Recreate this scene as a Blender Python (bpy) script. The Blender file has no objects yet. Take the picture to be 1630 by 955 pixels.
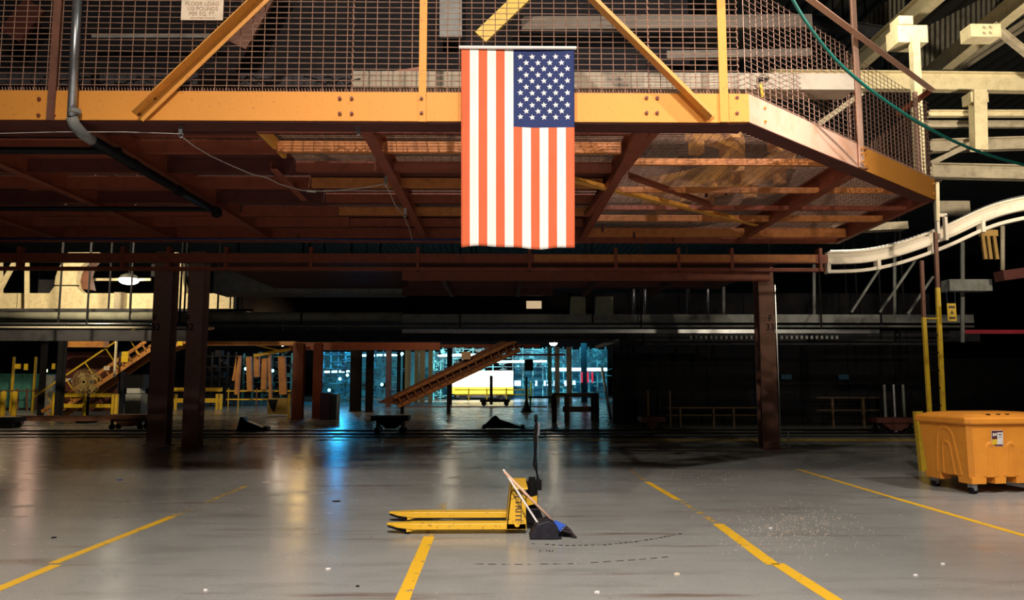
import bpy, math, random
from mathutils import Vector, Matrix, Euler
random.seed(7)
C = bpy.context.scene.collection
sc = bpy.context.scene

# ------------------------------------------------------------------ camera
FOC, W, H = 1200.0, 1630.0, 955.0
cam_d = bpy.data.cameras.new('camera'); cam = bpy.data.objects.new('camera', cam_d); C.objects.link(cam)
cam.location = (0, 0, 1.5)
cam.rotation_euler = (math.radians(90 + 6.065), 0, math.radians(-0.716))
cam_d.sensor_width = 36.0; cam_d.lens = FOC / W * 36.0; cam_d.clip_end = 400
sc.camera = cam
RM = Euler(cam.rotation_euler).to_matrix()
O = Vector((0, 0, 1.5))
def ray(px, py): return RM @ Vector(((px - W/2) / FOC, (H/2 - py) / FOC, -1.0))
def P(px, py, Y):                    # world point seen at a pixel, at depth Y
    d = ray(px, py); return O + d * (Y / d.y)
def G(px, py, z=0.0):                # world point seen at a pixel, at height z
    d = ray(px, py); return O + d * ((z - 1.5) / d.z)

# ------------------------------------------------------------------ world, exposure
w = bpy.data.worlds.new('world'); sc.world = w; w.use_nodes = True
w.node_tree.nodes['Background'].inputs[0].default_value = (0.05, 0.06, 0.10, 1)
w.node_tree.nodes['Background'].inputs[1].default_value = 0.02
sc.view_settings.view_transform = 'Standard'; sc.view_settings.look = 'None'
sc.view_settings.gamma = 1.0; sc.view_settings.exposure = 0.0; sc.view_settings.use_curve_mapping = False
try: sc.cycles.use_denoising = True; sc.cycles.sample_clamp_indirect = 4.0
except Exception: pass

# ------------------------------------------------------------------ hall lamps, and unseen fill lights added to brighten single parts
def area(name, loc, target, power, col, size, spread=180):
    l = bpy.data.lights.new(name, 'AREA'); l.energy = power; l.color = col; l.size = size
    l.shape = 'DISK'; l.spread = math.radians(spread)
    o = bpy.data.objects.new(name, l); C.objects.link(o); o.location = loc
    o.rotation_euler = (Vector(target) - Vector(loc)).to_track_quat('-Z', 'Y').to_euler(); return o
def point(name, loc, power, col, r=0.25):
    l = bpy.data.lights.new(name, 'POINT'); l.energy = power; l.color = col; l.shadow_soft_size = r
    o = bpy.data.objects.new(name, l); C.objects.link(o); o.location = loc; return o
WARM = (1.0, 0.84, 0.68); PINK = (1.0, 0.88, 0.79); NEUTRAL = (0.95, 1.0, 0.86); CYAN = (0.04, 0.50, 0.95)
area('lamp_high_left', (-1.9, -1.0, 9.8), (-1.2, 7.5, 5.2), 135, WARM, 0.2, 72)
area('lamp_high_right', (1.9, 0.4, 8.7), (2.8, 8, 4.6), 100, PINK, 0.15, 72)
area('lamp_over_bin', (9.4, 5.2, 8.0), (7.0, 8.6, 0.5), 42, PINK, 0.2, 40)
area('lamp_corner', (7.6, 2.6, 7.2), (3.0, 7.7, 4.25), 33, PINK, 0.2, 34)
area('lamp_over_beam', (1.5, 4.6, 12.6), (1.5, 6.5, 0), 70, NEUTRAL, 0.8, 110)
area('lamp_behind_camera', (0.5, -5.0, 12.0), (0, -1.2, 0), 1550, (1.0, 0.86, 0.79), 0.5, 85)
area('fill_right_frames', (9.5, 7.0, 4.2), (10.0, 14, 7.6), 190, (1.0, 0.84, 0.60), 0.3, 100)  # unseen light added to brighten the white track and cream frames
area('fill_left_hall', P(120, 300, 16.5), P(160, 425, 26), 330, (1.0, 0.80, 0.50), 0.3, 75)  # unseen light added in front of the cream arched beam
area('fill_bracket', (5.5, 10.4, 8.7), (6.9, 12.6, 7.3), 45, (1.0, 0.88, 0.62), 0.2, 80)  # small unseen light put in to brighten the bracket
point('lamp_left_floor', (-22, 33, 5.2), 170, (1.0, 0.75, 0.45), 0.3)
point('lamp_left_machines', (-9.5, 36, 4.2), 110, (1.0, 0.62, 0.22), 0.3)
point('lamp_cyan_middle', (-10.8, 50, 4.6), 620, CYAN, 0.25)
area('lamp_cyan_right', (5.0, 50, 5.0), (1.5, 68, 2.0), 420, (0.05, 0.60, 0.95), 0.6, 130)
area('fill_centre_incline', (-2.5, 26.5, 4.4), (-3.5, 34, 2.2), 42, (1.0, 0.60, 0.28), 0.3, 110)  # unseen light added to lift the incline, turned away from the camera
area('fill_left_columns', (-7.6, 22.6, 3.6), (-7.9, 28.6, 1.8), 14, (1.0, 0.62, 0.30), 0.2, 90)  # unseen light added for the two orange brown columns
area('fill_trailer', (-1.5, 51, 6.0), (-1.5, 58, 1.2), 900, (1.0, 0.93, 0.80), 0.5, 110)  # unseen light placed here to make the trailer bright

# ------------------------------------------------------------------ materials
MATS = {}
def mat(key, col, rough=0.6, metal=0.0, col2=None, scale=6.0, lo=0.45, hi=0.7, bump=0.0, emit=None, strength=0.0, spec=0.5):
    if key in MATS: return MATS[key]
    m = bpy.data.materials.new(key); m.use_nodes = True
    nt = m.node_tree; b = nt.nodes['Principled BSDF']
    b.inputs['Base Color'].default_value = (*col, 1); b.inputs['Roughness'].default_value = rough
    b.inputs['Metallic'].default_value = metal; b.inputs['Specular IOR Level'].default_value = spec
    tc = nt.nodes.new('ShaderNodeTexCoord')
    n = nt.nodes.new('ShaderNodeTexNoise'); n.inputs['Scale'].default_value = scale; n.inputs['Detail'].default_value = 6
    n.inputs['Roughness'].default_value = 0.65
    nt.links.new(tc.outputs['Object'], n.inputs['Vector'])
    r = nt.nodes.new('ShaderNodeValToRGB'); r.color_ramp.elements[0].position = lo; r.color_ramp.elements[1].position = hi
    c2 = col2 if col2 else tuple(c * 0.72 for c in col)
    r.color_ramp.elements[0].color = (*col, 1); r.color_ramp.elements[1].color = (*c2, 1)
    nt.links.new(n.outputs['Fac'], r.inputs['Fac']); nt.links.new(r.outputs['Color'], b.inputs['Base Color'])
    if bump:
        bp = nt.nodes.new('ShaderNodeBump'); bp.inputs['Strength'].default_value = bump; bp.inputs['Distance'].default_value = 0.01
        nt.links.new(n.outputs['Fac'], bp.inputs['Height']); nt.links.new(bp.outputs['Normal'], b.inputs['Normal'])
    if emit:
        b.inputs['Emission Color'].default_value = (*emit, 1); b.inputs['Emission Strength'].default_value = strength
    MATS[key] = m; return m
ORANGE = mat('orange_paint', (0.74, 0.34, 0.06), 0.5, 0, (0.50, 0.20, 0.05), 14, 0.56, 0.74)
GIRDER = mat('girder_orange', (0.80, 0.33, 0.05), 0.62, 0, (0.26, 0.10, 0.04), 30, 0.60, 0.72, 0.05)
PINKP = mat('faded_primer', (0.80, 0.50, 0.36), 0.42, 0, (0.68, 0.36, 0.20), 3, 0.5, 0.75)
RED = mat('red_paint_and_shade', (0.27, 0.065, 0.03), 0.55, 0, (0.18, 0.042, 0.022), 7)  # red paint; also stands for shade on the orange mezzanine steel
JOISTM = mat('shaded_orange_paint', (0.56, 0.20, 0.05), 0.55, 0, (0.36, 0.12, 0.035), 9)  # orange with the underside shade mixed into its colour
DKRED = mat('dark_red_and_shade', (0.10, 0.022, 0.016), 0.6, 0, (0.06, 0.014, 0.012), 5)  # dark red; also paints the deepest shade under the orange deck
BROWN = mat('brown_column_paint', (0.20, 0.085, 0.055), 0.6, 0, (0.12, 0.05, 0.035), 4)
WIRE = mat('rusty_wire', (0.50, 0.30, 0.22), 0.5, 0.25, (0.30, 0.16, 0.11), 20)
STEEL = mat('galvanised_steel', (0.42, 0.44, 0.47), 0.32, 0.85, (0.30, 0.32, 0.35), 15)
BLACK = mat('black_paint', (0.006, 0.006, 0.008), 0.45, 0, (0.012, 0.011, 0.011), 12, spec=0.12)
BLKPLASTIC = mat('black_plastic', (0.014, 0.014, 0.022), 0.5, 0, (0.025, 0.025, 0.035), 25, bump=0.2, spec=0.25)
DARK = mat('dark_grey', (0.045, 0.045, 0.052), 0.7, 0, (0.025, 0.025, 0.03), 3, spec=0.12)
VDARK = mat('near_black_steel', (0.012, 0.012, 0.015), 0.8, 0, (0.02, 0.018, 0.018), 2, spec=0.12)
GREY = mat('grey_paint', (0.25, 0.26, 0.25), 0.6, 0, (0.15, 0.155, 0.15), 5)
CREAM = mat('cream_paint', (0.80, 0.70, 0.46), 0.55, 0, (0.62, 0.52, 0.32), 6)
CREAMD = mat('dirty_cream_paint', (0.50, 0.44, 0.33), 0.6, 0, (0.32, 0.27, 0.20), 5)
WHITEP = mat('white_track_paint', (0.86, 0.78, 0.66), 0.45, 0, (0.60, 0.48, 0.36), 9, 0.55, 0.8)
YELLOW = mat('safety_yellow', (0.78, 0.52, 0.03), 0.45, 0, (0.55, 0.34, 0.03), 9, 0.5, 0.75)
JACKY = mat('jack_yellow', (0.80, 0.48, 0.03), 0.42, 0, (0.22, 0.13, 0.035), 22, 0.58, 0.68, 0.08)
ORBIN = mat('orange_polyethylene', (0.86, 0.33, 0.035), 0.42, 0, (0.74, 0.27, 0.03), 2.5)
TEAL = mat('teal_paint', (0.10, 0.36, 0.33), 0.6, 0, (0.06, 0.24, 0.22), 3)
BLUEC = mat('blue_conduit', (0.02, 0.03, 0.12), 0.5)
HOSE = mat('green_hose', (0.008, 0.15, 0.115), 0.4)
CABLE = mat('pale_cable', (0.60, 0.56, 0.52), 0.5)
WOOD = mat('pale_wood', (0.72, 0.46, 0.33), 0.5, 0, (0.60, 0.36, 0.24), 30)
WHITEH = mat('white_enamel', (0.82, 0.80, 0.78), 0.35)
BLUEP = mat('blue_plastic', (0.03, 0.10, 0.50), 0.4)
BRIST = mat('dark_bristles', (0.03, 0.022, 0.028), 0.9, 0, (0.06, 0.045, 0.05), 60, bump=0.8)
PAPER = mat('sign_board', (0.88, 0.74, 0.58), 0.6)
INK = mat('sign_ink', (0.10, 0.06, 0.05), 0.6)
FADEINK = mat('faded_ink', (0.48, 0.33, 0.24), 0.6)
REDF = mat('flag_red', (0.68, 0.13, 0.045), 0.8, 0, (0.62, 0.115, 0.04), 3)
WHITEF = mat('flag_white', (0.86, 0.84, 0.80), 0.8, 0, (0.80, 0.77, 0.72), 2)
BLUEF = mat('flag_blue', (0.009, 0.024, 0.125), 0.8, 0, (0.008, 0.02, 0.105), 4)
MAROON = mat('label_maroon', (0.10, 0.02, 0.03), 0.5)
LTEAL = mat('cyan_lit_teal', (0.12, 0.55, 0.62), 0.5, 0, (0.01, 0.06, 0.08), 1.1, 0.42, 0.55)  # teal with cyan light and dark gaps mottled into the colour
E_WHITE = mat('lamp_white', (1, 1, 1), 0.5, emit=(1.0, 0.92, 0.72), strength=16)
E_PINK = mat('lamp_warm', (1, 1, 1), 0.5, emit=(1.0, 0.60, 0.42), strength=60)
E_NEUT = mat('lamp_neutral', (1, 1, 1), 0.5, emit=(1.0, 0.86, 0.62), strength=32)
E_CYAN = mat('lamp_cyan', (1, 1, 1), 0.5, emit=(0.02, 0.42, 1.0), strength=45)
E_TUBE = mat('tube_cyan', (1, 1, 1), 0.5, emit=(0.35, 0.90, 1.0), strength=5)
E_WIN = mat('window_glow', (1, 1, 1), 0.5, emit=(0.30, 0.62, 1.0), strength=7)
E_SPARK = mat('indicator_glow', (1, 1, 1), 0.5, emit=(1.0, 0.95, 0.55), strength=6)
E_CSP = mat('cyan_glow', (1, 1, 1), 0.5, emit=(0.25, 0.85, 1.0), strength=5)

# floor: sealed concrete with dirt, gloss variation and rusty streaks
def floor_mat():
    m = bpy.data.materials.new('sealed_concrete'); m.use_nodes = True
    nt = m.node_tree; L = nt.links.new; b = nt.nodes['Principled BSDF']
    tc = nt.nodes.new('ShaderNodeTexCoord')
    def noise(scale, det=6, vec=None, st=None):
        n = nt.nodes.new('ShaderNodeTexNoise'); n.inputs['Scale'].default_value = scale; n.inputs['Detail'].default_value = det
        n.inputs['Roughness'].default_value = 0.62
        if st:
            mp = nt.nodes.new('ShaderNodeMapping'); mp.inputs['Scale'].default_value = st; L(tc.outputs['Object'], mp.inputs[0]); L(mp.outputs[0], n.inputs['Vector'])
        else: L(tc.outputs['Object'], n.inputs['Vector'])
        return n.outputs['Fac']
    def ramp(f, a, bb, c0, c1):
        r = nt.nodes.new('ShaderNodeValToRGB'); r.color_ramp.elements[0].position = a; r.color_ramp.elements[1].position = bb
        r.color_ramp.elements[0].color = c0; r.color_ramp.elements[1].color = c1; L(f, r.inputs[0]); return r.outputs[0]
    def mix(f, a, bcol, typ='MIX'):
        x = nt.nodes.new('ShaderNodeMix'); x.data_type = 'RGBA'; x.blend_type = typ
        if isinstance(f, float): x.inputs['Factor'].default_value = f
        else: L(f, x.inputs['Factor'])
        for s, v in ((6, a), (7, bcol)):
            if isinstance(v, tuple): x.inputs[s].default_value = v
            else: L(v, x.inputs[s])
        return x.outputs[2]
    base = ramp(noise(0.35, 5), 0.3, 0.7, (0.36, 0.365, 0.35, 1), (0.27, 0.28, 0.265, 1))
    sc_ = ramp(noise(2.2, 8, st=(0.35, 1.6, 1)), 0.52, 0.78, (0, 0, 0, 1), (0.7, 0.7, 0.7, 1))
    c = mix(sc_, base, (0.17, 0.165, 0.15, 1))
    rust = ramp(noise(1.1, 7, st=(0.30, 2.6, 1)), 0.59, 0.70, (0, 0, 0, 1), (0.75, 0.75, 0.75, 1))
    c = mix(rust, c, (0.14, 0.075, 0.045, 1))
    spots = ramp(noise(9, 4), 0.70, 0.74, (0, 0, 0, 1), (0.8, 0.8, 0.8, 1))
    c = mix(spots, c, (0.07, 0.065, 0.06, 1))
    fine = ramp(noise(40, 3), 0.35, 0.75, (0.9, 0.9, 0.9, 1), (1.05, 1.04, 1.0, 1))
    c = mix(1.0, c, fine, 'MULTIPLY')
    L(c, b.inputs['Base Color'])
    r = nt.nodes.new('ShaderNodeMapRange'); L(noise(1.7, 7), r.inputs[0]); r.inputs[1].default_value = 0.3; r.inputs[2].default_value = 0.7
    r.inputs[3].default_value = 0.20; r.inputs[4].default_value = 0.30; L(r.outputs[0], b.inputs['Roughness'])
    b.inputs['Specular IOR Level'].default_value = 0.42
    return m
FLOOR = floor_mat()
def line_mat(name, col, thr):
    m = bpy.data.materials.new(name); m.use_nodes = True; nt = m.node_tree; b = nt.nodes['Principled BSDF']
    b.inputs['Base Color'].default_value = (*col, 1); b.inputs['Roughness'].default_value = 0.4
    tc = nt.nodes.new('ShaderNodeTexCoord'); n = nt.nodes.new('ShaderNodeTexNoise'); n.inputs['Scale'].default_value = 7; n.inputs['Detail'].default_value = 8
    n.inputs['Roughness'].default_value = 0.72
    nt.links.new(tc.outputs['Object'], n.inputs[0])
    r = nt.nodes.new('ShaderNodeValToRGB'); r.color_ramp.elements[0].position = thr; r.color_ramp.elements[1].position = thr + 0.03
    nt.links.new(n.outputs['Fac'], r.inputs[0])
    t = nt.nodes.new('ShaderNodeBsdfTransparent'); mx = nt.nodes.new('ShaderNodeMixShader')
    nt.links.new(r.outputs[0], mx.inputs[0]); nt.links.new(b.outputs[0], mx.inputs[1]); nt.links.new(t.outputs[0], mx.inputs[2])
    nt.links.new(mx.outputs[0], nt.nodes['Material Output'].inputs[0]); return m
LINE_OK = line_mat('worn_yellow_line', (0.84, 0.50, 0.03), 0.60)
LINE_BAD = line_mat('faded_yellow_line', (0.55, 0.38, 0.10), 0.47)
SKID = line_mat('tyre_mark', (0.035, 0.033, 0.03), 0.52)

# ------------------------------------------------------------------ mesh builder
class MB:
    def __init__(s): s.v = []; s.f = []; s.mi = []
    def add(s, vs, fs, mi=0):
        o = len(s.v); s.v += [Vector(v) for v in vs]; s.f += [tuple(i + o for i in f) for f in fs]; s.mi += [mi] * len(fs); return s
    def box(s, c, d, rz=0.0, R=None, mi=0):
        hx, hy, hz = d[0]/2, d[1]/2, d[2]/2; M = R if R is not None else Matrix.Rotation(rz, 3, 'Z'); c = Vector(c)
        vs = [c + M @ Vector((x*hx, y*hy, z*hz)) for z in (-1, 1) for y in (-1, 1) for x in (-1, 1)]
        return s.add(vs, [(0,2,3,1),(4,5,7,6),(0,1,5,4),(2,6,7,3),(0,4,6,2),(1,3,7,5)], mi)
    def box2(s, a, b, mi=0):
        a = Vector(a); b = Vector(b); return s.box((a+b)/2, [abs(x) for x in (b-a)], mi=mi)
    def sweep(s, pts, prof, up=(0,0,1), closed=True, cap=True, mi=0):
        pts = [Vector(p) for p in pts]; up = Vector(up); n = len(prof); vs = []; fs = []
        for i, p in enumerate(pts):
            if i == 0: t = pts[1]-pts[0]
            elif i == len(pts)-1: t = pts[-1]-pts[-2]
            else: t = (pts[i+1]-p).normalized() + (p-pts[i-1]).normalized()
            t.normalize(); u = up - t*up.dot(t)
            if u.length < 1e-4: u = Vector((0,1,0)) - t*t.y
            u.normalize(); r = t.cross(u)
            vs += [p + r*a + u*b for a, b in prof]
        for i in range(len(pts)-1):
            for k in range(n):
                k2 = (k+1) % n; fs.append((i*n+k, i*n+k2, (i+1)*n+k2, (i+1)*n+k))
        if cap: fs.append(tuple(range(n-1, -1, -1))); fs.append(tuple((len(pts)-1)*n+k for k in range(n)))
        return s.add(vs, fs, mi)
    def bar(s, a, b, w, h, up=(0,0,1), mi=0):
        return s.sweep([a, b], [(-w/2,-h/2),(w/2,-h/2),(w/2,h/2),(-w/2,h/2)], up, mi=mi)
    def tube(s, pts, r, n=8, mi=0, up=(0.01,0.02,1)):
        return s.sweep(pts, [(r*math.cos(2*math.pi*k/n), r*math.sin(2*math.pi*k/n)) for k in range(n)], up, mi=mi)
    def ibeam(s, a, b, w, h, t=0.02, up=(0,0,1)):
        p = [(-w/2,-h/2),(w/2,-h/2),(w/2,-h/2+t),(t/2,-h/2+t),(t/2,h/2-t),(w/2,h/2-t),(w/2,h/2),(-w/2,h/2),(-w/2,h/2-t),(-t/2,h/2-t),(-t/2,-h/2+t),(-w/2,-h/2+t)]
        return s.sweep([a, b], p, up, cap=True)
    def chan(s, a, b, w, h, t=0.012, up=(0,0,1), side=1):
        p = [(0,-h/2),(w*side,-h/2),(w*side,-h/2+t),(t*side,-h/2+t),(t*side,h/2-t),(w*side,h/2-t),(w*side,h/2),(0,h/2)]
        return s.sweep([a, b], p, up)
    def angle(s, a, b, w, h, t=0.01, up=(0,0,1), side=1):
        return s.sweep([a, b], [(0,0),(w*side,0),(w*side,t),(t*side,t),(t*side,h),(0,h)], up)
    def ball(s, c, r, n=8, m=5, sz=1.0, mi=0):
        c = Vector(c); vs = []; fs = []
        for j in range(m+1):
            th = math.pi*j/m
            for k in range(n):
                ph = 2*math.pi*k/n; vs.append(c + Vector((r*math.sin(th)*math.cos(ph), r*math.sin(th)*math.sin(ph), r*sz*math.cos(th))))
        for j in range(m):
            for k in range(n): fs.append((j*n+k, j*n+(k+1)%n, (j+1)*n+(k+1)%n, (j+1)*n+k))
        return s.add(vs, fs, mi)
    def lathe(s, c, prof, n=16, mi=0):
        c = Vector(c); vs = []; fs = []
        for r, z in prof:
            for k in range(n): vs.append(c + Vector((r*math.cos(2*math.pi*k/n), r*math.sin(2*math.pi*k/n), z)))
        for j in range(len(prof)-1):
            for k in range(n): fs.append((j*n+k, j*n+(k+1)%n, (j+1)*n+(k+1)%n, (j+1)*n+k))
        return s.add(vs, fs, mi)
    def prism(s, poly, y0, y1, mi=0):   # poly of (x,z) extruded along y
        n = len(poly); vs = [(x, y0, z) for x, z in poly] + [(x, y1, z) for x, z in poly]
        fs = [tuple(range(n)), tuple(range(2*n-1, n-1, -1))] + [(k, (k+1)%n + 0, (k+1)%n + n, k+n)[::-1] for k in range(n)]
        return s.add(vs, fs, mi)

def link(mb, name, mats, origin, parent=None, smooth=False, bevel=0.0):
    me = bpy.data.meshes.new(name); o0 = Vector(origin)
    me.from_pydata([tuple(v - o0) for v in mb.v], [], mb.f)
    if not isinstance(mats, (list, tuple)): mats = [mats]
    for m in mats: me.materials.append(m)
    if len(mats) > 1: me.polygons.foreach_set('material_index', mb.mi)
    if smooth: me.polygons.foreach_set('use_smooth', [True]*len(me.polygons))
    me.update(); o = bpy.data.objects.new(name, me); C.objects.link(o)
    if parent: o.parent = parent
    else: o.location = o0
    if bevel:
        b = o.modifiers.new('bevel', 'BEVEL'); b.width = bevel; b.segments = 2; b.limit_method = 'ANGLE'
    return o
WORLD = {}
def thing(name, label, cat, loc, group=None):
    o = bpy.data.objects.new(name, None); C.objects.link(o); o.location = loc; o.empty_display_size = 0.1
    WORLD[o.name] = Vector(loc); o['label'] = label; o['category'] = cat
    if group: o['group'] = group
    return o
def worg(o): return WORLD.get(o.name, Vector(o.location))
def part(mb, name, mats, parent, label=None, kind=None, smooth=False, bevel=0.0):
    o = link(mb, name, mats, worg(parent), parent, smooth, bevel); WORLD[o.name] = worg(parent)
    if label: o['label'] = label
    if kind: o['kind'] = kind
    return o
def solo(mb, name, mats, label, cat, group=None, smooth=False, kind=None, bevel=0.0):
    xs = [v.x for v in mb.v]; ys = [v.y for v in mb.v]; zs = [v.z for v in mb.v]
    org = Vector(((min(xs)+max(xs))/2, (min(ys)+max(ys))/2, min(zs)))
    o = link(mb, name, mats, org, None, smooth, bevel); WORLD[o.name] = org
    o['label'] = label; o['category'] = cat
    if group: o['group'] = group
    if kind: o['kind'] = kind
    return o
def struct(mb, name, mats, label=None):
    o = link(mb, name, mats, (0,0,0)); WORLD[o.name] = Vector((0,0,0)); o['kind'] = 'structure'; o['label'] = label or name.replace('_', ' '); return o
def text_mb(s, size, pos, xd, yd, extrude=0.002, align='CENTER', squash=1.0):
    cu = bpy.data.curves.new('lettering_curve', 'FONT'); cu.body = s; cu.size = size; cu.align_x = align; cu.align_y = 'CENTER'; cu.extrude = extrude; cu.resolution_u = 3
    cu.offset = size * 0.012
    ob = bpy.data.objects.new('lettering_curve', cu); C.objects.link(ob)
    bpy.context.view_layer.update()
    me = bpy.data.meshes.new_from_object(ob.evaluated_get(bpy.context.evaluated_depsgraph_get()))
    X = Vector(xd).normalized(); Y = Vector(yd).normalized(); Z = X.cross(Y); mb = MB(); p = Vector(pos)
    mb.add([p + X*v.co.x*squash + Y*v.co.y + Z*v.co.z for v in me.vertices], [tuple(f.vertices) for f in me.polygons])
    bpy.data.objects.remove(ob); bpy.data.curves.remove(cu); bpy.data.meshes.remove(me); return mb
_boltmesh = {}
def bolt(p, nrm, parent, r=0.02, material=None):
    key = (round(nrm[0],2), round(nrm[1],2), round(nrm[2],2), r)
    if key not in _boltmesh:
        n = Vector(nrm).normalized(); mb = MB(); mb.tube([-n*0.004, n*r*0.9], r, 6); mb.tube([n*r*0.9, n*r*1.3], r*0.5, 6)
        me = bpy.data.meshes.new('bolt'); me.from_pydata([tuple(v) for v in mb.v], [], mb.f); me.materials.append(material or RED); _boltmesh[key] = me
    o = bpy.data.objects.new('bolt', _boltmesh[key]); C.objects.link(o); o.parent = parent; o.location = Vector(p) - worg(parent); return o

# ================================================================== SETTING
fl = struct(MB().box2((-48, -9, -0.3), (48, 85, 0)), 'floor', FLOOR, 'grey sealed concrete factory floor')
struct(MB().box2((-48.3, -9, 0), (-48, 85, 14.6)), 'wall_left', VDARK)
struct(MB().box2((48, -9, 0), (48.3, 85, 14.6)), 'wall_right', VDARK)
struct(MB().box2((-48, 85, 0), (48, 85.3, 14.6)), 'wall_back', VDARK)
struct(MB().box2((-48, -9.3, 0), (48, -9, 14.6)), 'wall_front', DARK)
# corrugated roof deck
mb = MB(); pr = []; x = -48.0; k = 0
pts = []
while x <= 48: 
    pts.append((x, 14.3 if (k//2) % 2 == 0 else 14.45)); k += 1; x += 0.08 if k % 2 else 0.22
n = len(pts)
mb.add([(a, -9, z) for a, z in pts] + [(a, 85, z) for a, z in pts], [(i, i+1, i+1+n, i+n) for i in range(n-1)])
struct(mb, 'ceiling', mat('roof_deck', (0.09, 0.08, 0.065), 0.8), 'corrugated steel roof deck')

# painted floor lines
def fline(pa, pb, wpx_m, m, label=None):
    a = G(*pa); b = G(*pb); d = (b-a).normalized(); nrm = Vector((-d.y, d.x, 0))*wpx_m/2; mb = MB()
    N = max(2, int((b-a).length/0.25)); vs = []
    for i in range(N+1):
        q = a.lerp(b, i/N); j = random.uniform(-.006, .006)
        vs += [q+nrm*(1+j*8)+Vector((0,0,.0015)), q-nrm*(1+j*8)+Vector((0,0,.0015))]
    mb.add(vs, [(2*i, 2*i+1, 2*i+3, 2*i+2) for i in range(N)]); o = part(mb, 'painted_line', m, fl); 
    if label: o['label'] = label
fline((-90, 974), (90, 899), 0.10, LINE_OK, 'yellow floor line running to lower left')
fline((84, 897), (275, 822), 0.095, LINE_OK, 'yellow floor line running to lower left')
fline((275, 822), (395, 772), 0.10, LINE_BAD, 'faded end of left yellow floor line')
fline((75, 766), (150, 751), 0.08, LINE_BAD, 'faded short yellow line far left')
fline((632, 975), (683, 854), 0.105, LINE_OK, 'yellow floor line under pallet jack')
fline((683, 854), (706, 800), 0.10, LINE_BAD, 'faded end of line under pallet jack')
fline((1360, 975), (1237, 897), 0.115, LINE_OK, 'yellow floor line right of centre')
fline((1231, 899), (1143, 834), 0.115, LINE_OK, 'yellow floor line right of centre')
fline((1143, 834), (1080, 795), 0.08, LINE_BAD, 'rubbed out part of right centre line')
fline((1078, 795), (1030, 767), 0.085, LINE_OK, 'far piece of right centre line')
fline((1030, 767), (1003, 748), 0.08, LINE_BAD, 'far faded piece of right centre line')
fline((1680, 867), (1425, 793), 0.09, LINE_OK, 'yellow floor line toward orange bin')
fline((1425, 793), (1270, 747), 0.075, LINE_OK, 'thin yellow floor line toward orange bin')
fline((505, 700.5), (1475, 700.5), 0.42, LINE_OK, 'long yellow line across dark floor')
fline((507, 702), (562, 687), 0.22, LINE_OK, 'slanted yellow line at end of long line')
# tyre marks
def arc_marks(pts, wd, m, dash):
    q = [G(*p) for p in pts]; mb = MB()
    for i in range(len(q)-1):
        L = (q[i+1]-q[i]).length; n = max(1, int(L/dash)); d = (q[i+1]-q[i]).normalized(); nn = Vector((-d.y, d.x, 0))*wd/2
        for k in range(n):
            a = q[i].lerp(q[i+1], k/n); b = q[i].lerp(q[i+1], (k+.62)/n); z = Vector((0,0,.0013))
            mb.add([a+nn+z, a-nn+z, b-nn+z, b+nn+z], [(0,1,2,3)])
    part(mb, 'tyre_mark', m, fl, label='curved dashed black tyre mark', kind='stuff')
arc_marks([(846,865),(900,868.5),(960,867.5),(1010,862.5),(1050,856),(1087,849)], .032, SKID, .055)
arc_marks([(756,898),(840,898.5),(920,897),(1000,892),(1070,886)], .02, SKID, .09)
for i in range(5): arc_marks([(858+i*5, 879), (862+i*5, 874)], .012, SKID, .5)
# floor channel and dark tow rails at the back left
mb = MB(); mb.box2((-30, 21.2, 0), (30, 21.5, 0.03)); mb.box2((-30, 20.2, 0), (30, 20.35, 0.02)); mb.box2((-30, 22.6, 0), (30, 22.9, 0.035))
struct(mb, 'trim_1', BLACK, 'black steel floor rails of the towline')

# ================================================================== PLATFORM
FD = 7.2
ZB = P(700, 193, FD).z; ZT = P(700, 147, FD).z; BH = ZT - ZB
cA = G(1195, 193, ZB); cB = G(1490, 318, ZB); cC = G(1340, 386, ZB)
XL = -13.0; YB = cC.y + 0.05
plat = thing('mezzanine_platform', 'orange steel mezzanine platform carrying the mesh guard and the flag', 'platform', (0, 10, ZB))
zm = (ZB+ZT)/2
A0 = Vector((XL, FD, zm)); A1 = Vector((cA.x, FD, zm)); B1 = Vector((cB.x, cB.y, zm)); C1 = Vector((cC.x, YB, zm))
fg = part(MB().chan(A0, A1, 0.10, BH, 0.012, side=-1), 'front_girder', GIRDER, plat, 'long orange front girder with rusty bolts')
part(MB().box2((XL, FD+.015, ZB-.012), (cA.x-.02, FD+.30, ZB-.001)), 'bottom_flange', DKRED, plat)  # girder underside, its shade painted as dark red
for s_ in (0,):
    q_ = -Vector(((cB-cA).normalized().y, -(cB-cA).normalized().x, 0)); part(MB().bar(cA+q_*.12-Vector((0,0,.006)), cB+q_*.12-Vector((0,0,.006)), .20, .010), 'bottom_flange', DKRED, plat)  # same painted shade under the angled girder
# corner plate and angled girder
_d = (B1-A1).normalized(); M1 = A1 + _d*((G(1377,266,ZB)-A1).dot(_d))
ag = part(MB().chan(M1, B1, 0.10, BH, 0.012, side=-1), 'angled_girder', GIRDER, plat, 'orange end length of the diagonal girder')
ag = part(MB().chan(A1, M1, 0.10, BH, 0.012, side=-1), 'angled_girder', PINKP, plat, 'faded pinkish girder running diagonally back')
part(MB().box2((cA.x-.20, FD-.008, ZB+.005), (cA.x+0.0, FD, ZT-.005)), 'corner_plate', GIRDER, plat)
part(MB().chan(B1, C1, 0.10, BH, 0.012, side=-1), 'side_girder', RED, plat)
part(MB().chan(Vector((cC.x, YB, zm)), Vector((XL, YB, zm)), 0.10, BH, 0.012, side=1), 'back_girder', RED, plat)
for px, py in [(63,158),(86,158),(62,184),(86,184),(541,157),(560,157),(541,181),(560,181),(1029,156),(1046,156),(1029,180),(1046,180),(1173,156),(1173,181)]:
    bolt(P(px, py, FD), (0,-1,0), plat, 0.019)
dAB = (B1-A1).normalized(); nAB = Vector((dAB.y, -dAB.x, 0))
Lab = (B1-A1).length
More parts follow.
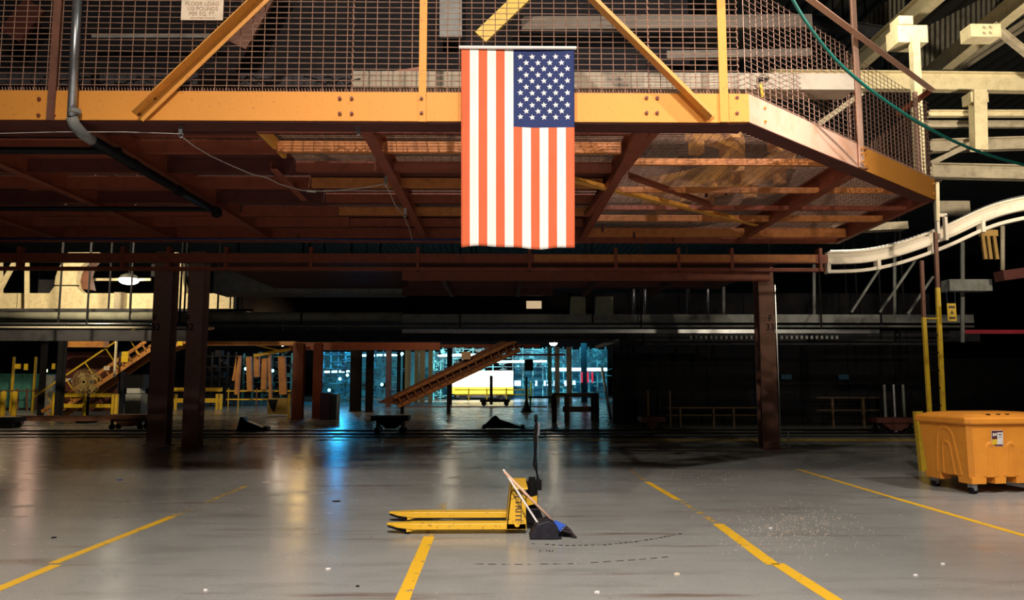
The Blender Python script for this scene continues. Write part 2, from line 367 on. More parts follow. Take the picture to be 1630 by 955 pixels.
for s, dz in ((.06,.07),(.06,-.07),(.50,.07),(.50,-.07),(.54,.07),(.54,-.07),(.985,.07),(.985,-.07)):
    bolt(A1 + dAB*Lab*s + Vector((0,0,dz)), tuple(nAB), plat, 0.016, ORANGE)
# cross girders going back
def yend(x):
    return YB
def ystart(x):
    if x < cA.x: return FD
    t = (x-cA.x)/(cB.x-cA.x); return FD + t*(cB.y-FD)
for px in (-520, -180, 108, 572, 1035):
    x = P(px, 200, FD).x
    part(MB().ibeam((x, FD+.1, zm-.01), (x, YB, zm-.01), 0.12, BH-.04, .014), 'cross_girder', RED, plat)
for px, py in ((1378, 268),):
    g = G(px, py, ZB); x = g.x
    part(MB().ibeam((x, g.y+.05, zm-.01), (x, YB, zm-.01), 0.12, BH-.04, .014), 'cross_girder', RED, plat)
# joists across, lit and shaded lengths painted in different colours
def xright(y):
    if y < cB.y: return cA.x + (y-FD)/(cB.y-FD)*(cB.x-cA.x)
    return cC.x
jy = []
y = FD + .62
JY = [7.85, 8.55, 9.35, 10.15, 11.0, 11.9, 12.75]
for i, y in enumerate(JY):
    xm_ = P(400, 210, FD+.5).x
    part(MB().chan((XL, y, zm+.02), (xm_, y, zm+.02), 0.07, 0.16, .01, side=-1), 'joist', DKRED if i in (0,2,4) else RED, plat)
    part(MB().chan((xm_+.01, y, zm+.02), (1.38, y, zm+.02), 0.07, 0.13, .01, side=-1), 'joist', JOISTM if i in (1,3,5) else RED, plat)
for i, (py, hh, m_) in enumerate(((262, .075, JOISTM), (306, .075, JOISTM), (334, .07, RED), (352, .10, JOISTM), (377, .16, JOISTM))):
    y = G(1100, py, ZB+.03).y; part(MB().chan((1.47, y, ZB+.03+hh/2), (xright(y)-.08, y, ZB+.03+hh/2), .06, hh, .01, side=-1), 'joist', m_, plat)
# angle braces under the deck
def brace(p0, p1, m=RED, w=.09):
    part(MB().angle(p0, p1, w, w, .012), 'angle_brace', m, plat)
brace(G(905, 290, ZB+.02), G(1200, 360, ZB+.02), ORANGE); brace(G(1000, 285, ZB+.02), G(1130, 330, ZB+.02))
brace(G(1045, 200, ZB+.02), G(930, 345, ZB+.02)); brace(G(1370, 270, ZB+.02), G(1195, 370, ZB+.02))
brace(G(430, 270, ZB+.02), G(480, 320, ZB+.02))
# solid deck plates on the left, strips left open
zd = ZT - .045
mb = 0
xs = [XL, -9.8, -7.0, -4.2, P(400, 210, FD+.5).x]
for i in range(len(xs)-1):
    for (y0, y1) in ((FD+.08, 8.50), (8.62, 10.1), (10.24, 11.85), (12.0, YB-.05)):
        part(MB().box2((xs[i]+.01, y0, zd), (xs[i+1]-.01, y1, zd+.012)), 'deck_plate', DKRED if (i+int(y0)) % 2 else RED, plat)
part(MB().bar((xs[-1], FD+.1, zd-.06), (xs[-1], 8.9, zd-.06), .05, .12), 'plate_edge', ORANGE, plat)
for (y0, y1) in ((9.75, 10.9), (11.0, 11.85), (12.0, YB-.05)):  # solid plates added here to stop light leaking through the mesh
    part(MB().box2((xs[-1], y0, zd), (1.5, y1, zd+.012)), 'deck_plate', DKRED, plat)
# wire mesh deck
mb = MB(); r = .0042; S4 = [( r,0),(0,r),(-r,0),(0,-r)]
x = xs[-1] - 1.8
while x < cB.x:
    y0 = ystart(x)+.03; mb.sweep([(x, y0, zd+.02), (x, YB, zd+.02)], S4, cap=False); x += .118
y = FD+.05
while y < YB:
    mb.sweep([(XL if y < 7 else xs[-1]-1.8, y, zd+.027), (xright(y)-.05, y, zd+.027)], S4, cap=False); y += .059
part(mb, 'deck_mesh', WIRE, plat, 'rusty wire mesh floor panels', kind='stuff')

# guard: posts, mesh, rails
ZG = P(1478, 160, cB.y).z
def post(x, y, z0, z1, d=Vector((1,0,0)), m=GIRDER, w=.075):
    n = Vector((d.y, -d.x, 0)); mb = MB()
    p = Vector((x, y, 0)) + n*.012
    mb.sweep([p+Vector((0,0,z0)), p+Vector((0,0,z1))], [(-w/2,0),(w/2,0),(w/2,-.012),(w/2-.012,-.012) ,(w/2-.012,-.07),(w/2-.024,-.07),(w/2-.024,-.012),(-w/2,-.012)], up=tuple(n))
    part(mb, 'guard_post', m, plat)
def at(px): return P(px, 190, FD-.01).x
post(at(80), FD-.008, ZB-.01, 5.9, m=BROWN); post(at(672), FD-.008, ZB-.01, 5.9); post(at(1153), FD-.008, ZB+.0, 5.9, w=.085)
post(at(-490), FD-.008, ZB, 5.9)
for px, py in ((671,157),(671,180)): bolt(P(px, py, FD-.02), (0,-1,0), plat, .017)
q = G(1377, 266, ZB); pc = A1 + dAB*((q-A1).dot(dAB)) + nAB*.02
post(pc.x, pc.y, ZB, 7.6, d=dAB, m=PINKP, w=.12)
for dz in (-.08, .02, .08): bolt(pc + Vector((0,0,zm-pc.z+dz)) + nAB*.03 - dAB*.02, tuple(nAB), plat, .016)
# diagonals
def diag(pa, pb, side, m=ORANGE):
    a = P(pa[0], pa[1], FD-.03); b = P(pb[0], pb[1], FD-.03); d = (b-a).normalized(); b = b + d*.8
    part(MB().sweep([a, b], [(-.035,0),(.055,0),(.055,.01),(-.024,.01),(-.024,.13),(-.035,.13)], up=(0,-1,0)), 'diagonal_brace', m, plat)
diag((222, 188), (418, 0), 1); diag((1132, 188), (940, -2), -1)
for px, py in ((247,157),(222,182),(1102,155),(1127,180)): bolt(P(px, py, FD-.04), (0,-1,0), plat, .017)
# mesh of the front guard
def guard_mesh(p0, p1, z0, z1, name='guard_mesh', split=()):
    d = (p1-p0); L = d.length; d.normalize(); n = Vector((d.y,-d.x,0)); mb = MB(); s = 0.0
    up = tuple(n)
    def wob(s_, z_): return Vector((0,0,0))
    while s < L:
        a = p0 + d*s; j = random.uniform(-.003,.003); mb.sweep([(a.x, a.y, z0), (a.x+j, a.y, (z0+z1)/2), (a.x, a.y, z1)], S4, up=up, cap=False); s += .118
    z = z0
    while z <= z1+.001:
        N = max(1, int(L/.9)); pts = []
        for i in range(N+1):
            a = p0 + d*L*i/N + n*.006; pts.append((a.x, a.y, z + random.uniform(-.0025,.0025)))
        mb.sweep(pts, S4, cap=False); z += .0585
    # folded wire ends along the bottom
    s = 0
    while s < L:
        a = p0 + d*s + n*.01; mb.sweep([(a.x, a.y, z0+.03), (a.x+d.x*.012, a.y+d.y*.012, z0-.012)], S4, up=up, cap=False); s += .03
    part(mb, name, WIRE, plat, 'panel of woven rusty wire mesh', kind='stuff')
    for t in split:
        a = p0 + d*t + n*.008; m2 = MB(); pts = [a + d*(.008*math.sin(k*1.9)) + n*(.008*math.cos(k*1.9)) + Vector((0,0,z0-a.z + (z1-z0)*k/60)) for k in range(61)]
        m2.tube(pts, .007, 5); part(m2, 'mesh_splice', WIRE, plat)
YM = FD+.03
guard_mesh(Vector((XL, YM, 0)), Vector((at(558), YM, 0)), ZT+.01, 5.55)
guard_mesh(Vector((at(558), YM, 0)), Vector((at(1035), YM, 0)), ZT+.01, 5.55, split=(0.0,))
guard_mesh(Vector((at(1035), YM, 0)), Vector((cA.x-.08, YM, 0)), ZT+.01, 5.55, split=(0.0, cA.x-.09-at(1035)))
e0 = A1 - nAB*.03; e1 = B1 - nAB*.03; em = e0.lerp(e1, .47)
guard_mesh(e0, em, ZT+.01, ZG+.05); guard_mesh(em + dAB*.02, e1, ZT+.01, ZG-.02, split=(0.0,))
cs = C1 - Vector((.03,0,0)); 
guard_mesh(Vector((e1.x-.02, e1.y+.05, e1.z)), Vector((cs.x, cs.y, cs.z)), ZT+.01, ZG-.02)
# top rail (angle iron) along the slanted side
ro = nAB*.10
ra = A1 + ro + Vector((0,0,ZG+.16-zm)); rb = P(1480, 146, (B1+ro).y)
rpost = P(1371, 66, pc.y)
ra = rb + (rpost-rb)*2.6
part(MB().angle(ra, rb, .08, .08, .012, up=(0,0,1), side=1), 'top_rail', PINKP, plat, 'faded brown angle iron top rail')
part(MB().angle(rb, rb + Vector((-.22, .5, -.18)), .06, .06, .01), 'rail_return', RED, plat)
bpst = rb + Vector((-.13, .15, 0))
part(MB().bar((bpst.x, bpst.y, ZT-.1), (bpst.x, bpst.y, rb.z+.05), .05, .05), 'guard_post', PINKP, plat)
# small parts hanging from the underside
mb = MB()
for i in range(14):
    px = random.uniform(300, 1200); py = random.uniform(300, 385); g = G(px, py, ZB); mb.box(g + Vector((0,0,.05)), (.03,.05,.10))
part(mb, 'hanger_clip', DKRED, plat, kind='stuff')

# ================================================================== FLAG
ft = P(734, 78, FD-.12); fr = P(914, 78, FD-.12); fb = P(736, 393, FD-.12)
flag = thing('hanging_flag', 'large striped and starred cloth flag hung vertically from the orange girder', 'flag', ((ft.x+fr.x)/2, FD-.12, fb.z))
fx0, fx1, fz1, fz0 = ft.x, fr.x, ft.z, fb.z; fw = fx1-fx0; fh = fz1-fz0
def fpos(u, v, off=0.0):   # u 0..1 left-right, v 0..1 down
    nar = 1 - .02*v; x = fx0 + .012*v + fw*(u*nar)
    yy = FD-.12 + .014*math.sin(u*9+1.2)*v + .010*math.sin(u*23+v*3)*v + .012*math.sin(v*7+u*2)*math.sin(u*3.1) + .02*v
    z = fz1 - fh*v + (.012*math.sin(u*6+.6) - .006*math.cos(u*19))*v
    return Vector((x, yy-off, z))
mb = MB(); NS, NV = 4, 60; vs = []; 
NU = 13*NS
for j in range(NV+1):
    for i in range(NU+1): vs.append(fpos(i/NU, j/NV))
for j in range(NV):
    for i in range(NU):
        s = i//NS; m = 0 if s % 2 == 0 else 1
        if s >= 6 and j/NV < .384: m = 2
        o = j*(NU+1)+i; mb.mi.append(m); mb.f.append((o, o+1, o+NU+2, o+NU+1))
mb.v = vs
cl = part(mb, 'cloth', [REDF, WHITEF, BLUEF], flag, 'red and white striped cloth with blue corner', smooth=True)
sol = cl.modifiers.new('thickness', 'SOLIDIFY'); sol.thickness = .002
cu0 = 6/13; st = MB()
for r_ in range(11):
    nn = 5 if r_ % 2 == 0 else 4
    for k in range(nn):
        u = cu0 + (1-cu0)*((.115 + .193*k) if nn == 5 else (.2115 + .193*k)); v = .384*(.095 + .081*r_)
        c = fpos(u, v, .004); R = .031; pts = []
        for a in range(10):
            rr = R if a % 2 == 0 else R*.44; th = math.pi/2 + a*math.pi/5 + .1; pts.append(c + Vector((rr*math.cos(th), 0, rr*math.sin(th))))
        st.add([c]+pts, [(0, a+1, (a+1)%10+1) for a in range(10)])
part(st, 'stars', WHITEF, flag, 'fifty white stars')
mb = MB(); mb.tube([(fx0-.02, FD-.13, fz1+.012), (fx1+.02, FD-.13, fz1+.012)], .017, 8); part(mb, 'header_sleeve', WHITEF, flag, 'white sleeve along the top edge')
for xx in (fx0+.08, fx1-.03): part(MB().tube([(xx, FD-.13, fz1+.02), (xx+.01, FD+.02, fz1+.09)], .006, 5), 'tie', BLACK, flag)

# ================================================================== load sign on the mesh
s0 = P(288, 32, FD-.02); s1 = P(355, 32, FD-.02)
sx0, sx1, sz0 = s0.x, s1.x, s0.z
sgn = thing('load_sign', 'cream floor load sign wired to the guard mesh at upper left', 'sign', ((sx0+sx1)/2, FD-.02, sz0))
part(MB().box2((sx0, FD-.025, sz0), (sx1, FD-.018, sz0+.36)), 'board', PAPER, sgn)
for t, py, sz in (('MAXIMUM', -6, .06), ('FLOOR LOAD', 6, .055), ('103 POUNDS', 14, .055), ('PER SQ. FT.', 22, .055), ('WHEN UNIFORMLY DISTRIBUTED', 28.5, .018)):
    p = P(322, py, FD-.0265); part(text_mb(t, sz, p, (1,0,0), (0,0,1), .0008, squash=.98 if sz > .03 else .9), 'lettering', FADEINK, sgn)

# ================================================================== pipes and cables under / on the platform
p0 = P(125, -40, FD-.06); p1 = P(114, 186, FD-.06)
cd = thing('vertical_conduit', 'grey galvanised conduit pipe running down the girder at far left', 'pipe', p1)
part(MB().tube([p0, p1], .042, 10), 'pipe', STEEL, cd, smooth=True)
part(MB().tube([p1, p1+Vector((.01,.03,-.06)), p1+Vector((.03,.14,-.12)), p1+Vector((.05,.3,-.14))], .055, 10), 'elbow', GREY, cd, smooth=True)
part(MB().tube([P(119,182,FD-.06)+Vector((0,0,.01)), P(119,182,FD-.06)+Vector((0,0,.05))], .055, 10), 'coupling', GREY, cd)
ZP = ZB-.09
pe = G(345, 338, ZP)
dp = thing('sprinkler_main', 'black pipe running back under the deck from the grey conduit', 'pipe', p1+Vector((0,.3,-.14)))
part(MB().tube([p1+Vector((.05,.28,-.14)), pe], .055, 10), 'pipe', BLACK, dp, smooth=True)
part(MB().ball(pe, .085), 'end_cap', BLACK, dp)
for t in (.25, .6):
    q = (p1+Vector((.05,.3,-.14))).lerp(pe, t); part(MB().tube([q, q+Vector((0,.08,-.005))], .068, 10), 'coupling', BLACK, dp)
q = G(188, 240, ZP); solo(MB().tube([(XL, q.y, ZP), (q.x+.03, q.y, ZP)], .04, 8), 'branch_pipe', BLACK, 'front black branch pipe under the deck at the left', 'pipe', smooth=True)
q = G(345, 333, ZP); solo(MB().tube([(XL, q.y, ZP), (q.x, q.y, ZP)], .036, 8), 'branch_pipe', BLACK, 'rear black branch pipe under the deck at the left', 'pipe', smooth=True)
q = G(500, 381, ZP); q2 = G(740, 381, ZP); solo(MB().tube([(XL, q.y, ZP), (q2.x, q.y, ZP)], .022, 8), 'blue_conduit', BLUEC, 'thin dark blue conduit under the back edge of the deck', 'pipe', smooth=True)
# cable with clips
zc = ZB-.05
cb = thing('hanging_cable', 'thin pale cable slung in a loop below the orange deck', 'cable', G(288, 214, zc))
pts = [P(-30, 213, 7.3), P(90, 210, 7.3), P(200, 210, 7.3), P(287, 213, 7.32)]
part(MB().tube(pts, .004, 5), 'cable_run', CABLE, cb)
pts = [G(290, 218, zc), G(310, 233, zc), G(335, 248, zc), G(365, 262, zc), G(400, 277, zc), G(425, 283, zc), G(445, 293, zc), G(480, 303, zc), G(520, 304.5, zc), G(570, 300, zc), G(612, 293, zc)]
part(MB().tube(pts, .0065, 5), 'cable_run', CABLE, cb, smooth=True)
part(MB().tube([G(612,292,zc), G(620,305,zc), G(628,325,zc), G(642,342,zc), G(652,365,zc), G(656,382,zc-.05)], .006, 5), 'cable_run', CABLE, cb)
part(MB().tube([G(488,304,zc), G(503,305,zc)], .014, 6), 'tape_joint', CABLE, cb)
for px, py, dd in ((288, 212, 7.3), (570, 208, 7.35), (614, 290, 9.0), (645, 340, 10.4)):
    c = P(px, py, dd); m2 = MB(); m2.box(c+Vector((0,0,.03)), (.035,.03,.09)); m2.tube([c+Vector((.02*math.cos(a), 0, -.02+.025*math.sin(a))) for a in [k*.6 for k in range(11)]], .006, 5)
    part(m2, 'clip', STEEL, cb)
# green hose
pts = [P(1235,-50,6.9), P(1262,0,7.0), P(1290,45,7.1), P(1330,95,7.3), P(1375,135,7.6), P(1420,168,7.9), P(1470,200,8.2), P(1530,230,8.6), P(1590,252,9.0), P(1660,270,9.4)]
def smoothpts(p, n=5):
    out = []
    for i in range(len(p)-1):
        a = p[max(i-1,0)]; b = p[i]; c = p[i+1]; d = p[min(i+2,len(p)-1)]
        for k in range(n):
            t = k/n; out.append(.5*((2*b) + (c-a)*t + (2*a-5*b+4*c-d)*t*t + (3*b-a-3*c+d)*t**3))
    out.append(p[-1]); return out
solo(MB().tube(smoothpts(pts), .017, 8), 'air_hose', HOSE, 'green hose sagging in front of the slanted mesh guard', 'hose', smooth=True)

# ================================================================== on the platform
zd2 = zd + .03
y_ = 7.95
a = P(345, 128, y_); b = P(1345, 128, y_)
mx_ = P(560, 128, y_).x
solo(MB().box2((XL, y_, P(800,140,y_).z), (mx_-.01, y_+.3, P(800,118,y_).z)), 'steel_trough', DARK, 'dim left stretch of the steel trough, painted dark for shade, behind the mesh left of the centre post', 'trough')  # one pale trough; weaker light on its left painted as dark grey
solo(MB().box2((mx_, y_, P(800,140,y_).z), (b.x+.1, y_+.3, P(800,114,y_).z)), 'steel_trough', mat('beige_paint', (.40,.34,.25), .6, 0, (.28,.24,.18), 4), 'pale beige steel trough behind the mesh from the flag to the right', 'trough')
hs = thing('light_blocker', 'added black box behind the mesh that blocks light from the deck', 'machine', (-4, 11, zd2))  # box added to block lamp light, dark behind the mesh
part(MB().box2((XL, 9.3, 5.25), (2.4, 13.3, 8.2)), 'block_box', VDARK, hs)
for x in (-12, -9, -6, -3, 0, 2.3): part(MB().box2((x-.07, 9.25, zd2), (x+.07, 9.4, 5.25)), 'leg', VDARK, hs)
def upper(pa, pb, yy, w, m, name, label, cat, h=.06):
    return solo(MB().bar(P(*pa, yy), P(*pb, yy), h, w, up=(0,-1,0)) if False else MB().sweep([P(*pa, yy), P(*pb, yy)], [(-w/2,0),(w/2,0),(w/2,h),(-w/2,h)], up=(0,-1,0)), name, m, label, cat)
upper((445, -40), (380, 75), 8.9, .24, BROWN, 'slanted_beam', 'short brown slanted beam behind the mesh near the load sign', 'beam')
upper((560, 138), (680, 118), 8.6, .16, RED, 'gusset_rail', 'dark red rail behind the mesh left of the centre post', 'rail')
upper((765, 62), (850, -20), 8.8, .18, YELLOW, 'slanted_beam', 'yellow slanted beam behind the mesh just above the flag', 'beam')
upper((718, -30), (718, 62), 9.1, .28, GREY, 'steel_sheet', 'grey upright sheet behind the mesh left of the flag', 'panel')
upper((830, 40), (1290, 36), 9.05, .17, mat('dim_beige', (.17,.14,.11), .7), 'pale_rail', 'pale horizontal rail high behind the mesh right of the flag', 'rail')
upper((355, 60), (150, 60), 9.05, .05, GREY, 'grey_tube', 'thin grey tube behind the mesh below the load sign', 'pipe')
upper((20, 60), (60, 10), 9.0, .3, DKRED, 'steel_sheet', 'dark red sheet behind the mesh at the far left', 'panel')
upper((1060, 90), (1290, 86), 9.1, .10, MATS['dim_beige'], 'pale_rail', 'thin pale rail behind the mesh below the wider pale rail', 'rail')
# tangled cables behind mesh
mb = MB()
for i in range(16):
    px = random.uniform(0, 640); c = P(px, 138, 7.7); pts = [c + Vector((k*.07, random.uniform(-.04,.04), .02+random.uniform(0,.09))) for k in range(6)]
    mb.tube(pts, .008, 4)
solo(mb, 'cable_tangle', BLACK, 'tangle of black cables lying along the mesh foot', 'cables', kind='stuff')
# floodlight clamp
c = P(1213, 130, 7.6); lt = thing('clamp_lamp', 'small unlit clamp lamp fixed inside the slanted mesh', 'lamp', c)
part(MB().tube([c+Vector((.06,0,.06)), c+Vector((-.05,.03,-.05))], .035, 8), 'head', CREAMD, lt); part(MB().box(c+Vector((.0,0,.02)), (.10,.05,.04)), 'bracket', BLACK, lt); part(MB().bar(c+Vector((-.02,0,-.02)), c+Vector((-.0,.0,-.17)), .03,.03), 'arm', YELLOW, lt)
# curved conveyor tracks on the deck, seen through the mesh floor
def ribbon(pts, w, h): return MB().sweep(pts, [(-w/2,0),(w/2,0),(w/2,h),(-w/2,h)])
for j, (R, ph, cx, cy, lab) in enumerate(((2.2, 0, 1.8, 10.6, 'outer'), (1.55, 0, 1.8, 10.6, 'inner'))):
    cv = thing('curved_track', f'{lab} curved orange conveyor track lying on the mesh deck', 'conveyor', (cx, cy, zd2))
    pts = [(cx + R*math.cos(math.radians(a)), cy + R*1.0*math.sin(math.radians(a)), zd2+.18) for a in range(-70, 75, 8)]
    part(ribbon(pts, .16, .30), 'track', ORANGE, cv)
    for a in range(-66, 75, 22):
        q = Vector((cx + R*math.cos(math.radians(a)), cy + R*math.sin(math.radians(a)), zd2))
        part(MB().box(q+Vector((0,0,.1)), (.14,.14,.18), rz=math.radians(a)), 'bracket', ORANGE, cv)

# ================================================================== power-and-free conveyor track
YC = 14.3
cv = thing('overhead_conveyor', 'twin rail overhead conveyor crossing under the deck, its right end white and curving up', 'conveyor', P(800, 430, YC))
zU0, zU1 = P(800, 418, YC).z, P(800, 404, YC).z; zL0, zL1 = P(800, 431, YC).z, P(800, 425.5, YC).z
xe = P(1318, 412, YC).x
part(MB().box2((XL-4, YC, zU0), (xe, YC+.14, zU1)), 'upper_rail', RED, cv, 'red brown upper rail')  # shadowed length of the rail, shade painted as red
part(MB().box2((XL-4, YC, zL0), (xe, YC+.12, zL1)), 'lower_rail', RED, cv, 'thin red lower rail')
part(MB().box2((P(850,410,YC).x, YC-.02, zU0+.02), (xe-.25, YC-.001, zU1-.01)), 'lit_rail_stretch', JOISTM, cv)  # orange strip painting the lit length onto the shaded rail
for px in (30, 195, 268, 360, 495, 665, 843, 980, 1080, 1165, 1306):
    x = P(px, 412, YC).x; part(MB().box2((x-.03, YC-.03, zL0-.0), (x+.03, YC+.15, zU1+.12)), 'yoke', RED, cv)
ctl = [(1316,411,14.3),(1370,409,14.3),(1420,400,14.2),(1470,384,14.0),(1515,366,13.8),(1560,345,13.6),(1600,331,13.4),(1650,321,13.2),(1700,316,13.0)]
up_ = smoothpts([P(a,b,c) for a,b,c in ctl], 4)
lo_ = smoothpts([P(a,b,c)-Vector((0,0,.265)) for a,b,c in ctl], 4)
part(MB().sweep(up_, [(-.07,-.12),(.07,-.12),(.07,-.09),(.0,-.085),(.0,.085),(.07,.09),(.07,.12),(-.07,.12)]), 'upper_rail', WHITEP, cv, 'white curved upper rail')
part(MB().sweep(lo_, [(-.06,-.03),(.06,-.03),(.06,.03),(-.06,.03)]), 'lower_rail', WHITEP, cv, 'thin white curved lower rail')
for i in (0, 6, 13, 20, 27):
    if i < len(up_): q = up_[i]; part(MB().box2(q+Vector((-.03,-.09,-.30)), q+Vector((.035,.08,-.10))), 'yoke', WHITEP, cv)
mb = MB()
for i in range(1, len(up_)-1):
    for t in (0, .5):
        q = up_[i].lerp(up_[i+1], t) + Vector((0,0,.14)); d = (up_[i+1]-up_[i]); mb.box(q, (.11,.04,.035), R=Matrix.Rotation(-math.atan2(d.z, d.x), 3, 'Y'))
part(mb, 'chain', STEEL, cv, 'dark steel chain along the rail top', kind='stuff')
q = P(1499, 362, 13.7); part(MB().box2(q+Vector((-.10,-.03,-.12)), q+Vector((-.05,.05,.26))).box2(q+Vector((.05,-.03,-.24)), q+Vector((.10,.05,.22))).box2(q+Vector((-.10,-.03,.2)), q+Vector((.10,.05,.26))), 'hanger_link', WHITEP, cv)
# second deck behind, red
sd = thing('rear_platform', 'dark red underside of a second deck behind the overhead conveyor', 'platform', (0, 17, P(800,440,15).z))
part(MB().box2((P(336,430,15.2).x, 15.2, P(800,419,15.2).z), (P(1240,430,15.2).x, 19.5, P(800,419,15.2).z+.05)), 'deck_plate', DKRED, sd)
for (pxa, pxb, ya, yb, d, m) in ((640, 1225, 431, 446, 15.4, RED), (650, 1120, 440, 456, 17.6, DKRED), (640, 880, 444, 470, 19.2, DKRED)):
    part(MB().box2(P(pxa, yb, d), P(pxb, ya, d)+Vector((0,.12,0))), 'beam', m, sd)
for px in (700, 830, 960, 1090): x = P(px, 430, 15.4).x; part(MB().box2((x-.05,15.5,P(800,440,15.4).z), (x+.05,19.3,P(800,430,15.4).z)), 'joist', DKRED, sd)

# ================================================================== columns
def column(pxl, pxr, pybase, ptop, name, label, marks, m=BROWN, depth=.36):
    if 'of the pair' in label: m = mat('grey_brown_paint', (0.34, 0.19, 0.15), .6, 0, (.26,.14,.11), 3)
    b = G((pxl+pxr)/2, pybase); wd = P(pxr, pybase, b.y).x - P(pxl, pybase, b.y).x; zt = P(pxl, ptop, b.y).z
    t = thing(name, label, 'column', (b.x, b.y+depth/2, 0))
    yy = b.y; c = Vector((b.x, yy+depth/2, 0))
    part(MB().ibeam(c+Vector((0,0,.02)), c+Vector((0,0,zt)), wd, depth, .03, up=(0,1,0)), 'shaft', m, t)
    part(MB().box(c+Vector((0,0,.012)), (wd+.12, depth+.12, .024)), 'base_plate', m, t)
    for s, pxx, py, sz in marks: part(text_mb(s, sz, P(pxx, py, yy-.004), (1,0,0), (0,0,1), .001), 'stencil', BLACK, t)
    return t
column(232, 262, 710, 400, 'steel_column', 'brown steel column stencilled with a number, left one of the pair', [('F', 247, 507, .20), ('32', 248, 521, .22)])
column(288, 313, 713, 400, 'steel_column', 'brown steel column stencilled with a number, right one of the pair', [('F', 300, 507, .20), ('32', 301, 521, .22)])
rc = column(1216, 1241, 716, 425, 'steel_column', 'brown steel column with pale edge at the right, near the ladder', [('F', 1226, 507, .2), ('33', 1226, 521, .2)])
b = worg(rc); part(MB().bar((b.x+.19, b.y-.2, .0), (b.x+.19, b.y-.2, 3.6), .02,.03), 'edge_pipe', STEEL, rc, 'pale pipe on the column edge')
part(MB().tube([(b.x+.35, b.y-.25, .0), (b.x+.35, b.y-.25, .4)], .015, 6), 'stub_pipe', STEEL, rc)
for i, (l, r_, base, lab, m) in enumerate((
    (463,480,668,'orange brown column left of the purple cabinet, left one of two', RED),
    (496,509,666,'orange brown column just left of the purple cabinet', RED),
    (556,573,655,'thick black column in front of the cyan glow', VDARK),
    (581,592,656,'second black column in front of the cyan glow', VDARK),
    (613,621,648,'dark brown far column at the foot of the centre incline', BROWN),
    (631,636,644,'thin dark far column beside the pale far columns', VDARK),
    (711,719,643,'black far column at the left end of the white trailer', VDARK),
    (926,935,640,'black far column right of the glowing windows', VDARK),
    (85,93,668,'thin black post at the far left behind the bollards', VDARK))):
    column(l, r_, base, 546 if l > 100 else 492, 'distant_column', lab, [], m, .3)

# ================================================================== pallet jack
gn = G(720, 851).y; gf = G(720, 828).y
jx0 = P(614, 846, gn).x; jx1 = P(838, 846, gn).x
jk = thing('pallet_jack', 'yellow hand pallet jack standing across the worn yellow floor line', 'pallet jack', (jx1, (gn+gf)/2, 0))
def fork(yc, x0, x1, lab):
    wd = .16; mb = MB(); zt, zb = .100, .045
    # tapering upturned tip, hollow channel section
    sec = [(x0, .085, .100, .05), (x0+.10, .062, .100, .11), (x0+.26, .045, .105, wd), (x1, .045, .105, wd)]
    vs = []; fs = []
    for x, a, b_, ww in sec: vs += [(x, yc-ww/2, a), (x, yc+ww/2, a), (x, yc+ww/2, b_), (x, yc-ww/2, b_)]
    for i in range(3):
        for k in range(4): fs.append((i*4+k, i*4+(k+1)%4, (i+1)*4+(k+1)%4, (i+1)*4+k))
    fs += [(3,2,1,0), (12,13,14,15)]
    mb.add(vs, fs); f = part(mb, 'fork', JACKY, jk, bevel=.006)
    xx = x0+.20
    rl = MB(); rl.tube([(xx, yc-.045, .037), (xx, yc+.045, .037)], .037, 12); part(rl, 'load_roller', BLACK, f)
    part(MB().bar((xx, yc-.06, .037), (xx+.12, yc-.06, .06), .012, .03), 'roller_arm', JACKY, f)
    part(MB().bar((x0+.01, yc, .075), (xx-.03, yc, .02), .09, .012), 'entry_skid', BLACK, f)
    part(MB().box2((x0+.3, yc-.02, .03), (x1-.1, yc+.02, .05)), 'push_rod', BLACK, f)
yn = gn+.02; yf = gf-.02
fork(yn+.06, jx0, jx1, 'near'); fork(yf-.02, P(620, 825, yf).x, jx1, 'far')
bx0 = jx1-.185; zt = P(820, 777, gn).z
mb = MB()
for yy in (yn-.02, yf+.05):
    mb = MB(); mb.add([(bx0-.01, yy, .05), (jx1, yy, .05), (jx1-.01, yy, zt-.08), (bx0+.03, yy, zt-.02),
            (bx0-.01, yy+.012, .05), (jx1, yy+.012, .05), (jx1-.01, yy+.012, zt-.08), (bx0+.03, yy+.012, zt-.02)],
           [(0,1,2,3), (7,6,5,4), (0,4,5,1), (1,5,6,2), (2,6,7,3), (3,7,4,0)]); part(mb, 'side_gusset', JACKY, jk)
mb = MB(); mb.add([(bx0-.01, yn-.02, .09), (bx0-.01, yf+.06, .09), (bx0+.03, yf+.06, zt), (bx0+.03, yn-.02, zt), (bx0+.005, yn-.02, .09), (bx0+.005, yf+.06, .09), (bx0+.045, yf+.06, zt), (bx0+.045, yn-.02, zt)],
    [(0,1,2,3),(7,6,5,4),(0,4,5,1),(1,5,6,2),(2,6,7,3),(3,7,4,0)])
part(mb, 'back_plate', JACKY, jk)
part(MB().box2((bx0+.03, yn-.02, zt-.015), (jx1+.015, yf+.06, zt)), 'top_plate', JACKY, jk, bevel=.004)
part(MB().box2((bx0+.03, yf+.03, zt-.10), (jx1+.02, yf+.055, zt)), 'far_gusset', JACKY, jk)
part(text_mb('LIFTRITE', .088, ((bx0+jx1)/2+.012, yn-.022, .275), (0,0,-1), (1,0,0), .001), 'lettering', INK, jk, 'black lettering reading down the side')
part(MB().tube([((bx0+jx1)/2, yn-.024, .10), ((bx0+jx1)/2, yn-.036, .10)], .028, 12), 'pivot_boss', JACKY, jk)
ym = (yn+yf)/2+.02; xm = jx1+.07
part(MB().box2((jx1-.02, ym-.12, .05), (jx1+.14, ym+.12, .20)), 'pump_base', BLACK, jk, bevel=.01)
part(MB().tube([(xm, ym, .08), (xm, ym, .46)], .06, 14).tube([(xm, ym, .44), (xm, ym, .50)], .035, 10), 'pump_cylinder', BLACK, jk, smooth=False)
